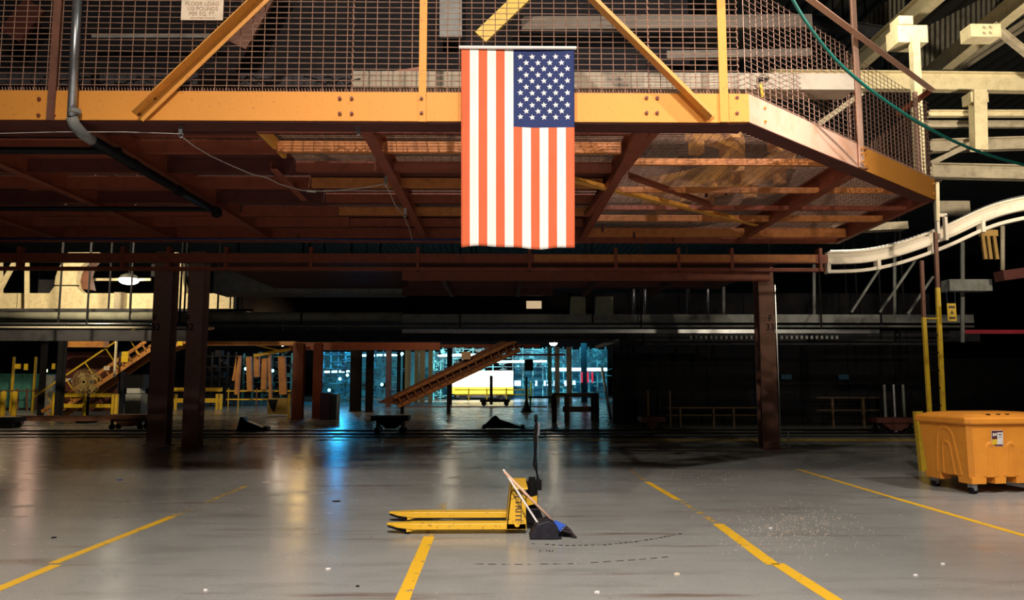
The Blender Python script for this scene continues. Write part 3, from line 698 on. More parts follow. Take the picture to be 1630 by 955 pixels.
part(MB().add([(jx1-.03, ym-.15, .22), (jx1+.12, ym-.10, .25), (jx1+.12, ym+.10, .25), (jx1-.03, ym+.15, .22), (jx1-.03, ym-.15, .29), (jx1+.12, ym-.10, .32), (jx1+.12, ym+.10, .32), (jx1-.03, ym+.15, .29)],
    [(3,2,1,0),(4,5,6,7),(0,1,5,4),(1,2,6,5),(2,3,7,6),(3,0,4,7)]), 'yoke_arm', JACKY, jk)
for dy in (-.07, .07):
    part(MB().tube([(xm+.02, ym+dy-.03, .09), (xm+.02, ym+dy+.03, .09)], .088, 18), 'steer_wheel', BLACK, jk)
hb = Vector((xm+.07, ym, .42)); ht = P(853, 662, ym)
part(MB().tube([hb+Vector((-.05,0,-.02)), hb+Vector((-.0,0,.04)), Vector((ht.x-.01, ym, .62)), Vector((ht.x-.005, ym, ht.z-.22))], .024, 10).box(hb+Vector((-.01,0,0)), (.08,.07,.10)), 'tiller', BLACK, jk, smooth=False)
part(MB().tube(smoothpts([Vector((ht.x-.005,ym,ht.z-.23)), Vector((ht.x,ym-.07,ht.z-.14)), Vector((ht.x,ym-.08,ht.z-.03)), Vector((ht.x,ym-.05,ht.z)), Vector((ht.x,ym+.05,ht.z)), Vector((ht.x,ym+.08,ht.z-.03)), Vector((ht.x,ym+.07,ht.z-.14)), Vector((ht.x-.005,ym,ht.z-.23))],3), .016, 8), 'handle_loop', BLACK, jk)
part(MB().bar((ht.x+.012, ym, ht.z-.2), (ht.x+.02, ym, ht.z-.07), .012, .05), 'release_lever', STEEL, jk)
part(MB().tube([Vector((ht.x+.015,ym-.03,ht.z-.2)), Vector((ht.x+.03,ym-.03,.7)), hb+Vector((.04,-.04,.05))], .005, 5), 'linkage_chain', STEEL, jk)

# brooms and dustpan
yb_ = gn-.02
def broom(top, neck, foot, name, m, label):
    a = P(*top, yn-.12); b_ = P(*neck, yb_-.05); f = G(*foot); t = thing(name, label, 'broom', (f.x, f.y, 0))
    part(MB().tube([a, b_], .0125, 10), 'handle', m, t, smooth=True); return t, a, b_, f
t, a, b_, f = broom((803, 751), (884, 834), (907, 860), 'angle_broom', WOOD, 'broom with pale wooden handle, blue head and dark bristles leaning on the jack')
d = (b_-a).normalized(); s_ = Vector((.4,-.9,0)).normalized(); s_ = (s_ - d*s_.dot(d)).normalized(); n_ = d.cross(s_)
def slab(c0, c1, w0, w1, th0, th1):
    mb = MB(); vs = []
    for c, w_, t_ in ((c0,w0,th0),(c1,w1,th1)): vs += [c-s_*w_-n_*t_, c+s_*w_-n_*t_, c+s_*w_+n_*t_, c-s_*w_+n_*t_]
    return mb.add(vs, [(3,2,1,0),(4,5,6,7),(0,1,5,4),(1,2,6,5),(2,3,7,6),(3,0,4,7)])
part(slab(b_-d*.03, b_+d*.06, .02, .12, .022, .045), 'broom_head', BLUEP, t, bevel=.006)
eb = b_+d*.05; drop = Vector((0.13, 0, -(eb.z-.03)))
mb = MB()
for i in range(170):
    u = random.uniform(-1,1); v = random.uniform(-1,1); st_ = eb + s_*u*.115 + n_*v*.042; en = st_ + Vector((.085+.03*u+random.uniform(-.01,.01)+v*.05, -.02*u, 0)); en.z = random.uniform(.004,.02)
    mb.tube([st_, st_.lerp(en,.6)+Vector((.018,0,.012)), en], .007, 4)
part(mb, 'bristles', BRIST, t, kind='stuff')
# lobby dustpan
q0 = G(842, 855); q1 = G(889, 858); x0, x1 = q0.x, q1.x; yd = q1.y-.04
dpn = thing('dustpan', 'black upright dustpan with a white handle beside the broom head', 'dustpan', ((x0+x1)/2, yd+.14, 0))
prof = [(x0, .004), (x1, .004), (x1+.0, .10), (x1-.05, .155), (x1-.10, .175), (x0+.07, .145), (x0+.02, .05)]
mb = MB(); mb.prism(prof, yd, yd+.27); part(mb, 'hood', BLKPLASTIC, dpn, bevel=.012)
part(MB().box2((x1-.005, yd+.02, .006), (x1+.03, yd+.25, .014)), 'lip', BLKPLASTIC, dpn)
part(MB().tube([P(801, 747, yn-.1), Vector((x0+.09, yd+.08, .13))], .010, 10), 'handle', WHITEH, dpn, 'white tube handle')
part(MB().box(Vector((x0+.075, yd+.07, .12)), (.05,.05,.06)), 'handle_socket', BLKPLASTIC, dpn)

# ================================================================== orange bin
cn = Vector((P(1547, 770, 10.0).x, 10.0, 0)); rz = math.radians(9)
ux = Vector((math.cos(rz), math.sin(rz), 0)); uy = Vector((-math.sin(rz), math.cos(rz), 0))
bw, bd = 1.35, 0.98
bn = thing('bulk_bin', 'large orange plastic bin on casters with a closed lid at the right', 'bin', cn + ux*bw/2 + uy*bd/2)
def B(x, y, z): return cn + ux*x + uy*y + Vector((0,0,z))
z0b, z1b = .13, .93
mb = MB(); tp = .055
def ring(z):
    t = (1 - (z-z0b)/(z1b-z0b))*tp + (-.0); c = .05
    xa, xb, ya, yb2 = t, bw-t, t, bd-t
    return [B(xa+c,ya,z), B(xb-c,ya,z), B(xb,ya+c,z), B(xb,yb2-c,z), B(xb-c,yb2,z), B(xa+c,yb2,z), B(xa,yb2-c,z), B(xa,ya+c,z)]
# walls with pallet notches: built as front and left faces of vertical strips
mb = MB()
vs = ring(z0b+.09)+ring(z1b); mb.add(vs, [(k,(k+1)%8,(k+1)%8+8,k+8) for k in range(8)] + [(7,6,5,4,3,2,1,0), tuple(range(8,16))])
body = part(mb, 'bin_body', ORBIN, bn)
# feet blocks between fork notches
mb = MB()
def feet(f0, f1, side):
    vs = []; mb = MB()
    for z, t in ((z0b, tp), (z0b+.092, tp*.88)):
        if side == 'f': vs += [B(f0,t,z), B(f1,t,z), B(f1,t+.16,z), B(f0,t+.16,z)]
        elif side == 'l': vs += [B(t,f0,z), B(t+.16,f0,z), B(t+.16,f1,z), B(t,f1,z)]
        else: vs += [B(f0,bd-t-.16,z), B(f1,bd-t-.16,z), B(f1,bd-t,z), B(f0,bd-t,z)]
    mb.add(vs, [(3,2,1,0),(4,5,6,7),(0,1,5,4),(1,2,6,5),(2,3,7,6),(3,0,4,7)]); part(mb, 'foot', ORBIN, bn, bevel=.008)
for a0, a1 in ((.055, .27), (.40, .57), (.72, .90), (1.05, 1.29)): feet(a0, a1, 'f'); feet(a0, a1, 'b')
for a0, a1 in ((.06, .30), (.62, .92)): feet(a0, a1, 'l')
# arched ribs standing proud (outlines of the moulded recesses)
def arch(uc, wd, zb, zt_, side, th=.06, pr=.004):
    pts = [(uc-wd*.62, zb)]
    for a in range(0, 181, 20): pts.append((uc - wd*.42*math.cos(math.radians(a)), zt_-wd*.42 + wd*.42*math.sin(math.radians(a))))
    pts.append((uc+wd*.62, zb)); q = []
    for u, z in pts:
        t = (1 - (z-z0b)/(z1b-z0b))*tp
        q.append(B(u, t-.004, z) if side == 'f' else B(t-.004, u, z))
    nrm = -uy if side == 'f' else -ux
    part(MB().sweep(q, [(-th/2,-pr),( th/2,-pr),(th*.3,pr),(-th*.3,pr)], up=tuple(nrm)), 'moulded_rib', ORBIN, bn, bevel=.006)
arch(.335, .14, .23, .66, 'f'); arch(.645, .14, .23, .66, 'f'); arch(.975, .14, .23, .66, 'f')
arch(.46, .17, .23, .66, 'l'); arch(.46, .36, .23, .86, 'l')
# lid
mb = MB()
def lr(e, z, c=.06): return [B(-e+c,-e,z), B(bw+e-c,-e,z), B(bw+e,-e+c,z), B(bw+e,bd+e-c,z), B(bw+e-c,bd+e,z), B(-e+c,bd+e,z), B(-e,bd+e-c,z), B(-e,-e+c,z)]
R_ = [lr(.03,.915), lr(.04,.93), lr(.04,.99), lr(.02,1.01), lr(-.08,1.045), lr(-.25,1.065)]
vs = sum(R_, []); mb.add(vs, [(j*8+k, j*8+(k+1)%8, (j+1)*8+(k+1)%8, (j+1)*8+k) for j in range(5) for k in range(8)] + [(7,6,5,4,3,2,1,0), tuple(range(40,48))])
lid = part(mb, 'lid', ORBIN, bn, bevel=.01)
for ux_, uy_, s in ((.33,.12,.03),(.36,.06,.02),(.52,.07,.02),(.66,.07,.02)): part(MB().box(B(ux_, uy_, 1.04), (.05,.03,.02), rz=rz), 'lid_fitting', BLACK, lid)
# label
def BF(u, z, off=.0): return B(u, (1-(z-z0b)/(z1b-z0b))*tp - .006-off, z)
def decal(u0, u1, za, zb_, m, off, nm): part(MB().add([BF(u0,za,off),BF(u1,za,off),BF(u1,zb_,off),BF(u0,zb_,off),BF(u0,za,off-.003),BF(u1,za,off-.003),BF(u1,zb_,off-.003),BF(u0,zb_,off-.003)], [(0,1,2,3),(0,4,5,1),(1,5,6,2),(2,6,7,3),(3,7,4,0)]), nm, m, body)
decal(.345, .52, .625, .835, WHITEH, .0, 'label_sheet'); decal(.350, .515, .81, .83, MAROON, .002, 'label_band'); decal(.350, .515, .63, .65, MAROON, .002, 'label_band')
decal(.350, .43, .72, .81, MAROON, .002, 'label_patch'); decal(.350, .43, .65, .72, YELLOW, .002, 'label_patch')
decal(.362, .385, .76, .80, WHITEH, .004, 'label_print'); decal(.395, .418, .765, .80, WHITEH, .004, 'label_print')
decal(.45, .495, .77, .79, GREY, .002, 'label_print'); decal(.45, .495, .74, .75, GREY, .002, 'label_print')
for (u, v) in ((.12,.12), (.14,.84), (1.22,.12), (1.22,.84)):
    q = B(u, v, 0); cw = part(MB().tube([q+uy*-.03+Vector((0,0,.055)), q+uy*.03+Vector((0,0,.055))], .055, 14), 'caster_wheel', BLACK, bn)
    part(MB().box(q+Vector((-.01,0,.105)), (.07,.09,.05), rz=rz).box(q+Vector((0,0,.08))+uy*.04, (.05,.006,.07), rz=rz).box(q+Vector((0,0,.08))-uy*.04, (.05,.006,.07), rz=rz), 'caster_fork', STEEL, cw)
# yellow guard behind bin
g0 = G(1468, 750); gt = P(1458, 655, g0.y)
solo(MB().sweep([g0, gt], [(-.09,-.05),(.03,-.05),(.03,.05),(-.09,.05)], up=(0,1,0)), 'guard_post', YELLOW, 'leaning yellow steel guard standing just left behind the orange bin', 'bollard')
# ladder
yl = 13.2
ld = thing('fixed_ladder', 'yellow ladder rising behind the orange bin to the overhead rails', 'ladder', P(1490, 730, yl))
rl0, rl1, rl2 = P(1483, 712, yl), P(1470.5, 505, yl), P(1467, 415, yl)
rr0, rr1, rr2 = P(1504, 712, yl), P(1492.5, 458, yl), P(1489, 370, yl)
part(MB().bar(rl0, rl1, .065, .05, up=(0,1,0)), 'side_rail', YELLOW, ld); part(MB().bar(rr0, rr1, .07, .05, up=(0,1,0)), 'side_rail', YELLOW, ld)
part(MB().bar(rl1, rl2, .055, .05, up=(0,1,0)), 'side_rail', BROWN, ld, 'brown upper rail'); part(MB().bar(rr1, rr2, .06, .05, up=(0,1,0)), 'side_rail', BROWN, ld, 'brown upper rail')
for py in (507, 533, 561, 589, 617, 645, 673):
    za = P(1485, py, yl).z; ta = (za-rl0.z)/(rl1.z-rl0.z); a = rl0.lerp(rl1, ta); tb = (za-rr0.z)/(rr1.z-rr0.z); b = rr0.lerp(rr1, tb); part(MB().tube([a, b], .014, 6), 'rung', BLACK if py > 510 else YELLOW, ld)
# hanging yellow tag sign
c = P(1515, 497, 13.0); tg = thing('hanging_sign', 'small yellow warning sign hung on wires right of the ladder', 'sign', c)
part(MB().box(c, (.155,.012,.31)), 'plate', YELLOW, tg)
part(MB().box(c+Vector((0,-.007,.09)), (.11,.003,.04)).box(c+Vector((0,-.007,-.10)), (.11,.003,.04)).add([c+Vector((-.035,-.008,-.03)), c+Vector((.035,-.008,-.03)), c+Vector((0,-.008,.035))], [(0,1,2)]), 'warning_print', INK, tg)
for sx in (-.07, .07): part(MB().tube([c+Vector((sx,0,.15)), c+Vector((sx*1.1,0,.42))], .004, 4), 'wire', BLUEC, tg)

# ================================================================== upper right cream structure
def member(pa, pb, ya, yb, w_, h_, name, label, cat, m=CREAM, kind='i', up=(0,0,1)):
    a, b = P(*pa, ya), P(*pb, yb)
    mb = MB().ibeam(a, b, w_, h_, .025, up) if kind == 'i' else MB().bar(a, b, w_, h_, up)
    return solo(mb, name, m, label, cat)
yr = 15.0
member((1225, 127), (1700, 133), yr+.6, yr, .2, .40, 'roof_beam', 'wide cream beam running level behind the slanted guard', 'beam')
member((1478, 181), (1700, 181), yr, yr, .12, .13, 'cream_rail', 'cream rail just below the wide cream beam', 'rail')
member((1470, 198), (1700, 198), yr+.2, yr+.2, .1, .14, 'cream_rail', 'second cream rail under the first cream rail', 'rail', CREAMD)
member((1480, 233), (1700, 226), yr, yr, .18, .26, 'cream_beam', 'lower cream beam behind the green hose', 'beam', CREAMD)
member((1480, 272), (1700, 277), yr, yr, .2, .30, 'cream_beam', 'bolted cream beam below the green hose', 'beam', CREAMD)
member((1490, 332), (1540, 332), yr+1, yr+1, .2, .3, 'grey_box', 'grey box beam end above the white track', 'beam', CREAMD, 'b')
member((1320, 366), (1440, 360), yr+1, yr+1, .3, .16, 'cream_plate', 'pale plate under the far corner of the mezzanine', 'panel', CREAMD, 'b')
t = thing('hanger_post', 'cream post hanging between the wide beam and lower beam', 'post', P(1557, 240, yr-.3))
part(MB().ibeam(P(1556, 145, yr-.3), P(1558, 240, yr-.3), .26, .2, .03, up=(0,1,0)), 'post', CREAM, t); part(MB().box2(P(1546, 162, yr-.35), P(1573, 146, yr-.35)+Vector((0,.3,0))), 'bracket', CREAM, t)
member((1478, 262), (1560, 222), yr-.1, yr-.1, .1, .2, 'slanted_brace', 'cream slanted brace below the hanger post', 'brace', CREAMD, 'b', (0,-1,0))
member((1700, -60), (1478, 122), 12.0, 17.0, .25, .36, 'roof_truss', 'large cream roof member sloping down from the top right corner', 'beam')
member((1600, -110), (1335, 128), 11.0, 18, .22, .36, 'roof_truss', 'large cream roof member sloping behind the bright bracket', 'beam')
member((1720, -20), (1490, 132), 15, 18.5, .12, .2, 'roof_brace', 'thin cream roof brace under the large sloping member', 'brace', CREAMD)
member((1580, 40), (1680, 122), 13.5, 14, .10, .14, 'roof_brace', 'dim cream brace sloping to the right edge', 'brace', CREAMD)
member((1200, 20), (1440, 60), 18, 16, .2, .3, 'roof_brace', 'dim beam high behind the slanted mesh', 'brace', DARK)
member((1300, 200), (1370, 150), 15, 15, .1, .2, 'slanted_brace', 'dim cream brace seen through the slanted mesh', 'brace', CREAMD, 'b', (0,-1,0))
t = thing('beam_bracket', 'brightly lit cream bracket box on top of the thin post', 'bracket', P(1453, 67, 12.4))
part(MB().box2(P(1430, 67, 12.4), P(1476, 40, 12.4)+Vector((0,.4,0))), 'box', CREAM, t); part(MB().box2(P(1431, 38, 12.4), P(1453, 25, 12.4)+Vector((0,.3,0))), 'cap', CREAM, t)
t = thing('bolted_bracket', 'cream bracket with four bolts under the upper right roof member', 'bracket', P(1569, 60, 12.2))
part(MB().box2(P(1546, 58, 12.2), P(1593, 38, 12.2)+Vector((0,.3,0))), 'box', CREAM, t)
for px, py in ((1566,44),(1576,44),(1566,53),(1576,53)): bolt(P(px, py, 12.2), (0,-1,0), t, .022, CREAMD)
t = thing('thin_post', 'thin cream post from the bright bracket down past the mezzanine corner', 'post', P(1492, 380, 12.4))
part(MB().bar(P(1455, 62, 12.4), P(1466, 300, 12.4), .13,.13, up=(0,1,0)), 'upper_post', CREAM, t); part(MB().bar(P(1491, 290, 13.0), P(1492, 352, 13.0), .06,.06, up=(0,1,0)), 'lower_post', CREAM, t)
# corrugated wall strips under the roof
def corr(quad, n, label):
    (a, b, c, d) = [P(*q) for q in quad]; mb = MB()
    for i in range(n):
        t0, t1, t2 = i/n, (i+.55)/n, (i+1)/n
        p0, p1 = a.lerp(b, t0), a.lerp(b, t1); q0, q1 = d.lerp(c, t0), d.lerp(c, t1); off = Vector((0,-.10,0))
        mb.add([p0+off, p1+off, q1+off, q0+off, p0, p1, q1, q0, a.lerp(b, t2), d.lerp(c, t2)], [(0,1,2,3),(4,0,3,7),(1,5,6,2),(5,8,9,6)])
    solo(mb, 'corrugated_panel', mat('weathered_corrugated', (0.22, 0.20, 0.16), .7, 0, (.10,.09,.07), 4), label, 'panel', kind=None)
corr(((1462, 50, 18), (1640, -40, 18), (1640, 20, 18), (1462, 122, 18)), 22, 'corrugated panel between the two large roof members')
corr(((1376, 30, 19), (1440, -20, 19), (1440, 50, 19), (1376, 110, 19)), 9, 'corrugated panel left of the bright bracket')

# ================================================================== back bands of pipes and beams
def band(y0, y1, d, m, px0, px1, name, label, cat, th=.2, tube=False):
    a = P(px0, (y0+y1)/2, d); b = P(px1, (y0+y1)/2, d); zb, zt_ = P(800, y1, d).z, P(800, y0, d).z
    mb = MB().tube([(a.x, d, (zb+zt_)/2), (b.x, d, (zb+zt_)/2)], (zt_-zb)/2, 10) if tube else MB().box2((a.x, d, zb), (b.x, d+th, zt_))
    o = solo(mb, name, m, label, cat, smooth=tube)
    if px1-px0 > 150:
        for f in ((.5, .88) if px0 < 0 else (.12, .5, .88)):
            x = a.x+(b.x-a.x)*f; part(MB().box2((x-.02, d+.05, zt_-.02), (x+.02, d+.09, 14.3)), 'hanger_rod', VDARK, o)
    return o
GREYG = mat('grey_green_pipe', (0.30, 0.31, 0.25), .5, 0, (.16,.16,.13), 2)
band(497, 512, 21.0, GREYG, -60, 640, 'insulated_pipe', 'thick grey green insulated pipe crossing the back left', 'pipe', tube=True)
band(514, 518, 20.8, STEEL, -60, 240, 'steel_tube', 'upper thin steel tube below the thick insulated pipe', 'pipe', tube=True)
band(520, 524, 20.7, WHITEP, -60, 330, 'steel_tube', 'bright white thin tube under the insulated pipe at left', 'pipe', tube=True)
band(500, 513, 20.5, GREY, 640, 1550, 'cable_tray', 'long grey cable tray crossing the back right', 'tray')
band(517, 521, 20.4, GREY, 330, 1550, 'steel_tube', 'long thin grey tube under the cable tray', 'pipe', tube=True)
band(524, 530, 20.3, STEEL, 640, 1400, 'light_fixture_row', 'unlit grey tube fixture row under the cable tray', 'fixture', .1)
band(526, 543, 22.5, DARK, -60, 1560, 'dark_beam', 'wide dark beam spanning the back bay', 'beam')
band(492, 496, 22.5, DARK, -60, 400, 'dark_rail', 'dark rail over the insulated pipe at left', 'rail')
band(466, 500, 24, VDARK, 380, 1480, 'dark_gap_box', 'black box filling the dark gap above the cable tray', 'duct', 1.5)  # near black box put where there is only a dark gap
band(430, 467, 19.6, GREY, 340, 640, 'grey_duct', 'grey sheet metal duct under the red deck', 'duct', 1.0)
for i, px in enumerate((410, 482, 545)): pass
band(545, 549, 22.0, DARK, 960, 1500, 'dark_rail', 'dark rail over the black wall at right', 'rail')
# hanging rods row (unlit pixels) and vertical pipes at right
for i, (px, y0, y1, d, m, lab) in enumerate(((1009,442,501,20.6,STEEL,'bright vertical pipe left of two behind the red deck'),(1027,442,501,20.6,STEEL,'second vertical pipe behind the red deck'),
    (1095,436,501,20.6,STEEL,'vertical pipe right of the dark gap'),(1127,434,501,20.6,STEEL,'thicker vertical pipe left of the right column'),(1152,434,501,20.6,GREY,'dim vertical pipe beside the thicker one'),
    (1296,420,501,20.6,GREY,'dim vertical pipe right of the right column'),(1424,395,501,20.6,GREY,'dim vertical pipe left of the ladder'),(1532,385,545,16,GREY,'grey vertical pipe right of the hanging sign'),(1596,360,430,16,CREAMD,'pale vertical pipe at the far right'))):
    solo(MB().tube([P(px, y0, d), P(px, y1, d)], .045, 8), 'vertical_pipe', m, lab, 'pipe', smooth=True)
for i, (a, b, lab) in enumerate((((1355,497),(1402,425),'left slanted rod behind the white track'),((1400,497),(1460,410),'middle slanted rod behind the white track'),((1445,500),(1485,440),'right slanted rod beside the ladder'))):
    solo(MB().bar(P(*a,18), P(*b,18), .05, .05), 'slanted_rod', GREY, lab, 'rod')
for i, (x0, x1, y0, y1, lab) in enumerate(((909,932,472,500,'left pale green cabinet above the cable tray'),(949,976,472,500,'right pale green cabinet above the cable tray'))):
    solo(MB().box2(P(x0,y1,20.52), P(x1,y0,20.52)+Vector((0,.3,0))), 'wall_cabinet', mat('sage_paint', (.30,.33,.22), .6), lab, 'cabinet')
solo(MB().box2(P(838,491,19.9), P(862,479,19.9)+Vector((0,.05,0))), 'lit_opening', mat('lit_cream_glow', (.8,.7,.5), .6, emit=(1.0,.72,.42), strength=.55), 'small lit opening above the cable tray', 'opening')
member((1505,455),(1572,455),15.5,15.5,.3,.24,'lamp_tray','unlit grey lamp tray at the right edge','fixture',GREY,'b')
solo(MB().box2(P(1532,531,17), P(1700,525,17)+Vector((0,.1,0))), 'red_pipe', mat('red_pipe_paint', (.35,.02,.04), .5), 'dark red pipe at the right edge', 'pipe')
member((1590,440),(1700,425),15,15,.3,.2,'red_beam','dark red beam at the right edge above the red pipe','beam',DKRED,'b')
mb = MB()
for px in range(1100, 1335, 8): mb.box(P(px, 537, 20.1), (.06,.04,.09))
solo(mb, 'roller_row', GREY, 'row of small grey rollers below the cable tray', 'rollers', kind='stuff')
# hanging gloves-like clamp right
c = P(1573, 392, 14); t = thing('hanging_hooks', 'yellow brown carrier hooks hanging below the white track', 'hooks', c)
for dx in (-.10, .0, .12): part(MB().bar(c+Vector((dx,0,.2)), c+Vector((dx+.03,0,-.25)), .05,.06), 'hook', mat('hook_brown', (.40,.24,.06), .6), t)
part(MB().box(c+Vector((.02,0,.25)), (.32,.08,.12)), 'bar', mat('hook_brown', (.40,.24,.06), .6), t)

# left cream beam with arches and lamp
yb = 26.0
t = thing('arched_beam', 'bright cream beam with two arched frames at the upper left', 'beam', P(170, 492, yb))
part(MB().box2(P(-80, 491, yb), P(372, 467, yb)+Vector((0,.3,0))), 'beam', CREAM, t)
part(MB().box2(P(-80, 493, yb-.1), P(372, 491, yb-.1)+Vector((0,.5,0))), 'bottom_flange', CREAMD, t)
def archshape(x0):
    pts = [(x0, 467), (x0+8, 456), (x0+8, 454), (x0+10, 440), (x0+14, 428), (x0+22, 415), (x0+30, 402), (x0+80, 402), (x0+62, 414), (x0+50, 424), (x0+44, 436), (x0+42, 447), (x0+44, 458), (x0+54, 467)]
    return [(P(a, b, yb).x, P(a, b, yb).z) for a, b in pts]
part(MB().prism(archshape(79), yb-.02, yb+.28), 'arch_frame', CREAM, t); 
part(MB().prism([(P(a,b,yb).x, P(a,b,yb).z) for a,b in ((272,467),(273,455),(273,402),(284,402),(291,430),(292,450),(297,467))], yb-.02, yb+.28), 'arch_frame', CREAM, t)
part(MB().prism([(P(a,b,yb+.6).x, P(a,b,yb+.6).z) for a,b in ((124,460),(120,440),(126,425),(140,412),(160,412),(148,424),(143,440),(148,462))], yb+.5, yb+.8), 'inner_arch', BROWN, t)
part(MB().box2(P(84, 455, yb-.05), P(126, 453.5, yb-.05)), 'seam', BROWN, t)
for px in (26, 171, 197, 205, 346, 365): part(MB().box2(P(px, 494, yb-.05), P(px+2.5, 465, yb-.05)), 'strap', DARK, t)
part(MB().box2(P(180, 496, yb-.4), P(195, 465, yb-.4)+Vector((0,.3,0))), 'stiffener', CREAMD, t)
for px, lab in ((43, 'pale upright post crossing the cream beam at far left'), (1, 'pale upright post at the left edge')): solo(MB().bar(P(px, 497, 25.2), P(px, 412, 25.2), .11,.11, up=(0,1,0)), 'upright_post', CREAM, lab, 'post')
solo(MB().bar(P(-5, 470, 25.1), P(30, 405, 25.1), .12,.12, up=(0,-1,0)), 'slanted_brace', CREAM, 'pale slanted brace at the upper left edge', 'brace')
c = P(205, 447, 28); t = thing('high_bay_lamp', 'bright white lamp glowing between the two cream arches', 'lamp', c)
part(MB().ball(c, .34, 14, 8, .42), 'lens', E_WHITE, t, smooth=True); part(MB().lathe(c+Vector((0,0,.08)), [(.35,0),(.28,.12),(.10,.2)], 14), 'reflector', GREY, t)
part(MB().bar(c+Vector((0,0,.25)), (c.x, c.y, 14.3), .03, .03), 'drop_rod', VDARK, t)
solo(MB().bar(P(145, 445, 28.3), P(240, 445, 28.3), .07, .10), 'lamp_rail', CREAM, 'cream rail behind the glowing white lamp', 'rail')
for px0, px1, y0, y1, lab in ((60, 100, 445, 466, 'dark grey tank behind the cream beam at the left'), (240, 300, 420, 440, 'dark grey duct piece beside the lamp')):
    solo(MB().box2(P(px0,y1,29), P(px1,y0,29)+Vector((0,1,0))), 'dark_duct', DARK, lab, 'duct')

# ================================================================== lamps reflected by the floor
def bay_lamp(px, ymir, D, m, label, r=.26):
    th = math.atan((H/2 - ymir)/FOC) + math.radians(6.065)   # negative elevation of the mirror image
    z = -math.tan(th)*D - 1.5; x = P(px, 560, D).x
    t = thing('bay_lamp', label, 'lamp', (x, D, z))
    part(MB().ball((x, D, z), r, 12, 8, .7), 'lens', m, t, smooth=True); part(MB().lathe((x, D, z), [(r*1.15,.02),(r*.9,r*.6),(r*.3,r*1.1),(r*.1,r*1.5)], 12), 'hood', DARK, t)
    part(MB().bar((x, D, z+r*1.4), (x, D, 14.3), .03, .03), 'drop_rod', VDARK, t)
bay_lamp(55, 800, 40, E_PINK, 'warm lamp hidden above the teal container at the far left')
bay_lamp(449, 760, 40, E_NEUT, 'warm white lamp above the orange machines')
bay_lamp(455, 850, 34, E_PINK, 'pinkish lamp high above the orange machines', .2)
bay_lamp(540, 752, 40, E_CYAN, 'bright cyan lamp above the purple cabinet', .30)
bay_lamp(717, 770, 40, E_NEUT, 'neutral white lamp above the centre incline', .30)
bay_lamp(881, 757, 40, E_NEUT, 'neutral white lamp right of the white trailer', .2)
bay_lamp(700, 716, 52, E_NEUT, 'far white lamp behind the centre incline', .15)

# ================================================================== back left machinery
def bollard(px, pybase, pytop, wpx, label, m=YELLOW):
    g = G(px, pybase); r_ = wpx/2*g.y/FOC; zt_ = P(px, pytop, g.y).z
    t = thing('bollard', label, 'bollard', g); part(MB().tube([g, g+Vector((0,0,zt_-.03))], r_, 12).ball(g+Vector((0,0,zt_-.04)), r_, 12, 6, .5), 'pipe', m, t, smooth=True)
    part(MB().tube([g, g+Vector((0,0,.02))], r_*1.6, 12), 'foot', m, t); return t
bollard(3, 664, 623, 8, 'yellow bollard at the left edge of the hall'); bollard(21, 664, 623, 8, 'second yellow bollard from the left edge')
gr = G(110, 667)
bollard(86, 667, 625, 9.5, 'yellow bollard at the left end of the yellow guard rail')
t = thing('guard_rail', 'yellow two bar guard rail under the round cage fan', 'guard rail', gr)
for y0, y1 in ((626,632),(643,649)): part(MB().box2(P(92,y1,gr.y), P(176,y0,gr.y)+Vector((0,.1,0))), 'rail', YELLOW, t)
for px, b_ in ((134, 671), (180, 664), (186,664)): g = gr; part(MB().box2(P(px-4,b_-3,gr.y-.15), P(px+(5 if px == 134 else 1),627,gr.y-.15)+Vector((0,.13,0))), 'post', YELLOW, t)
t = thing('guard_rail', 'yellow two bar guard rail behind the pair of brown columns', 'guard rail', G(310, 658)); yy = G(310, 652).y
for y0, y1 in ((617,623),(634,641)): part(MB().box2(P(266,y1,yy), P(353,y0,yy)+Vector((0,.1,0))), 'rail', YELLOW, t)
for px in (279, 345, 351): part(MB().box2(P(px-2.5,652,yy-.1), P(px+2.5,627,yy-.1)+Vector((0,.1,0))), 'post', YELLOW, t)
t = thing('guard_rail', 'thin yellow rail in front of the orange leaning machines', 'guard rail', G(410, 658)); yy = G(410, 656).y
for y0, y1 in ((621,623.5),(634.5,637)): part(MB().box2(P(360,y1,yy), P(463,y0,yy)+Vector((0,.06,0))), 'rail', YELLOW, t)
for px in (363, 379, 408): part(MB().box2(P(px-1.3,656,yy-.05), P(px+1.3,618,yy-.05)+Vector((0,.06,0))), 'post', YELLOW if px != 408 else BROWN, t)
for px, lab in ((16,'thin yellow pole beside the teal container'),(51,'thin yellow pole at the right end of the teal container'),(89,'thin yellow pole left of the cage fan')):
    g = G(px, 655); solo(MB().box2((g.x-.05, g.y, 0), (g.x+.05, g.y+.08, P(px, 568, g.y).z)), 'yellow_pole', YELLOW, lab, 'pole')
g = G(459, 667); solo(MB().box2((g.x-.05, g.y, 0), (g.x+.05, g.y+.08, P(459, 626, g.y).z)), 'yellow_pole', YELLOW, 'short yellow pole left of the orange brown column', 'pole')
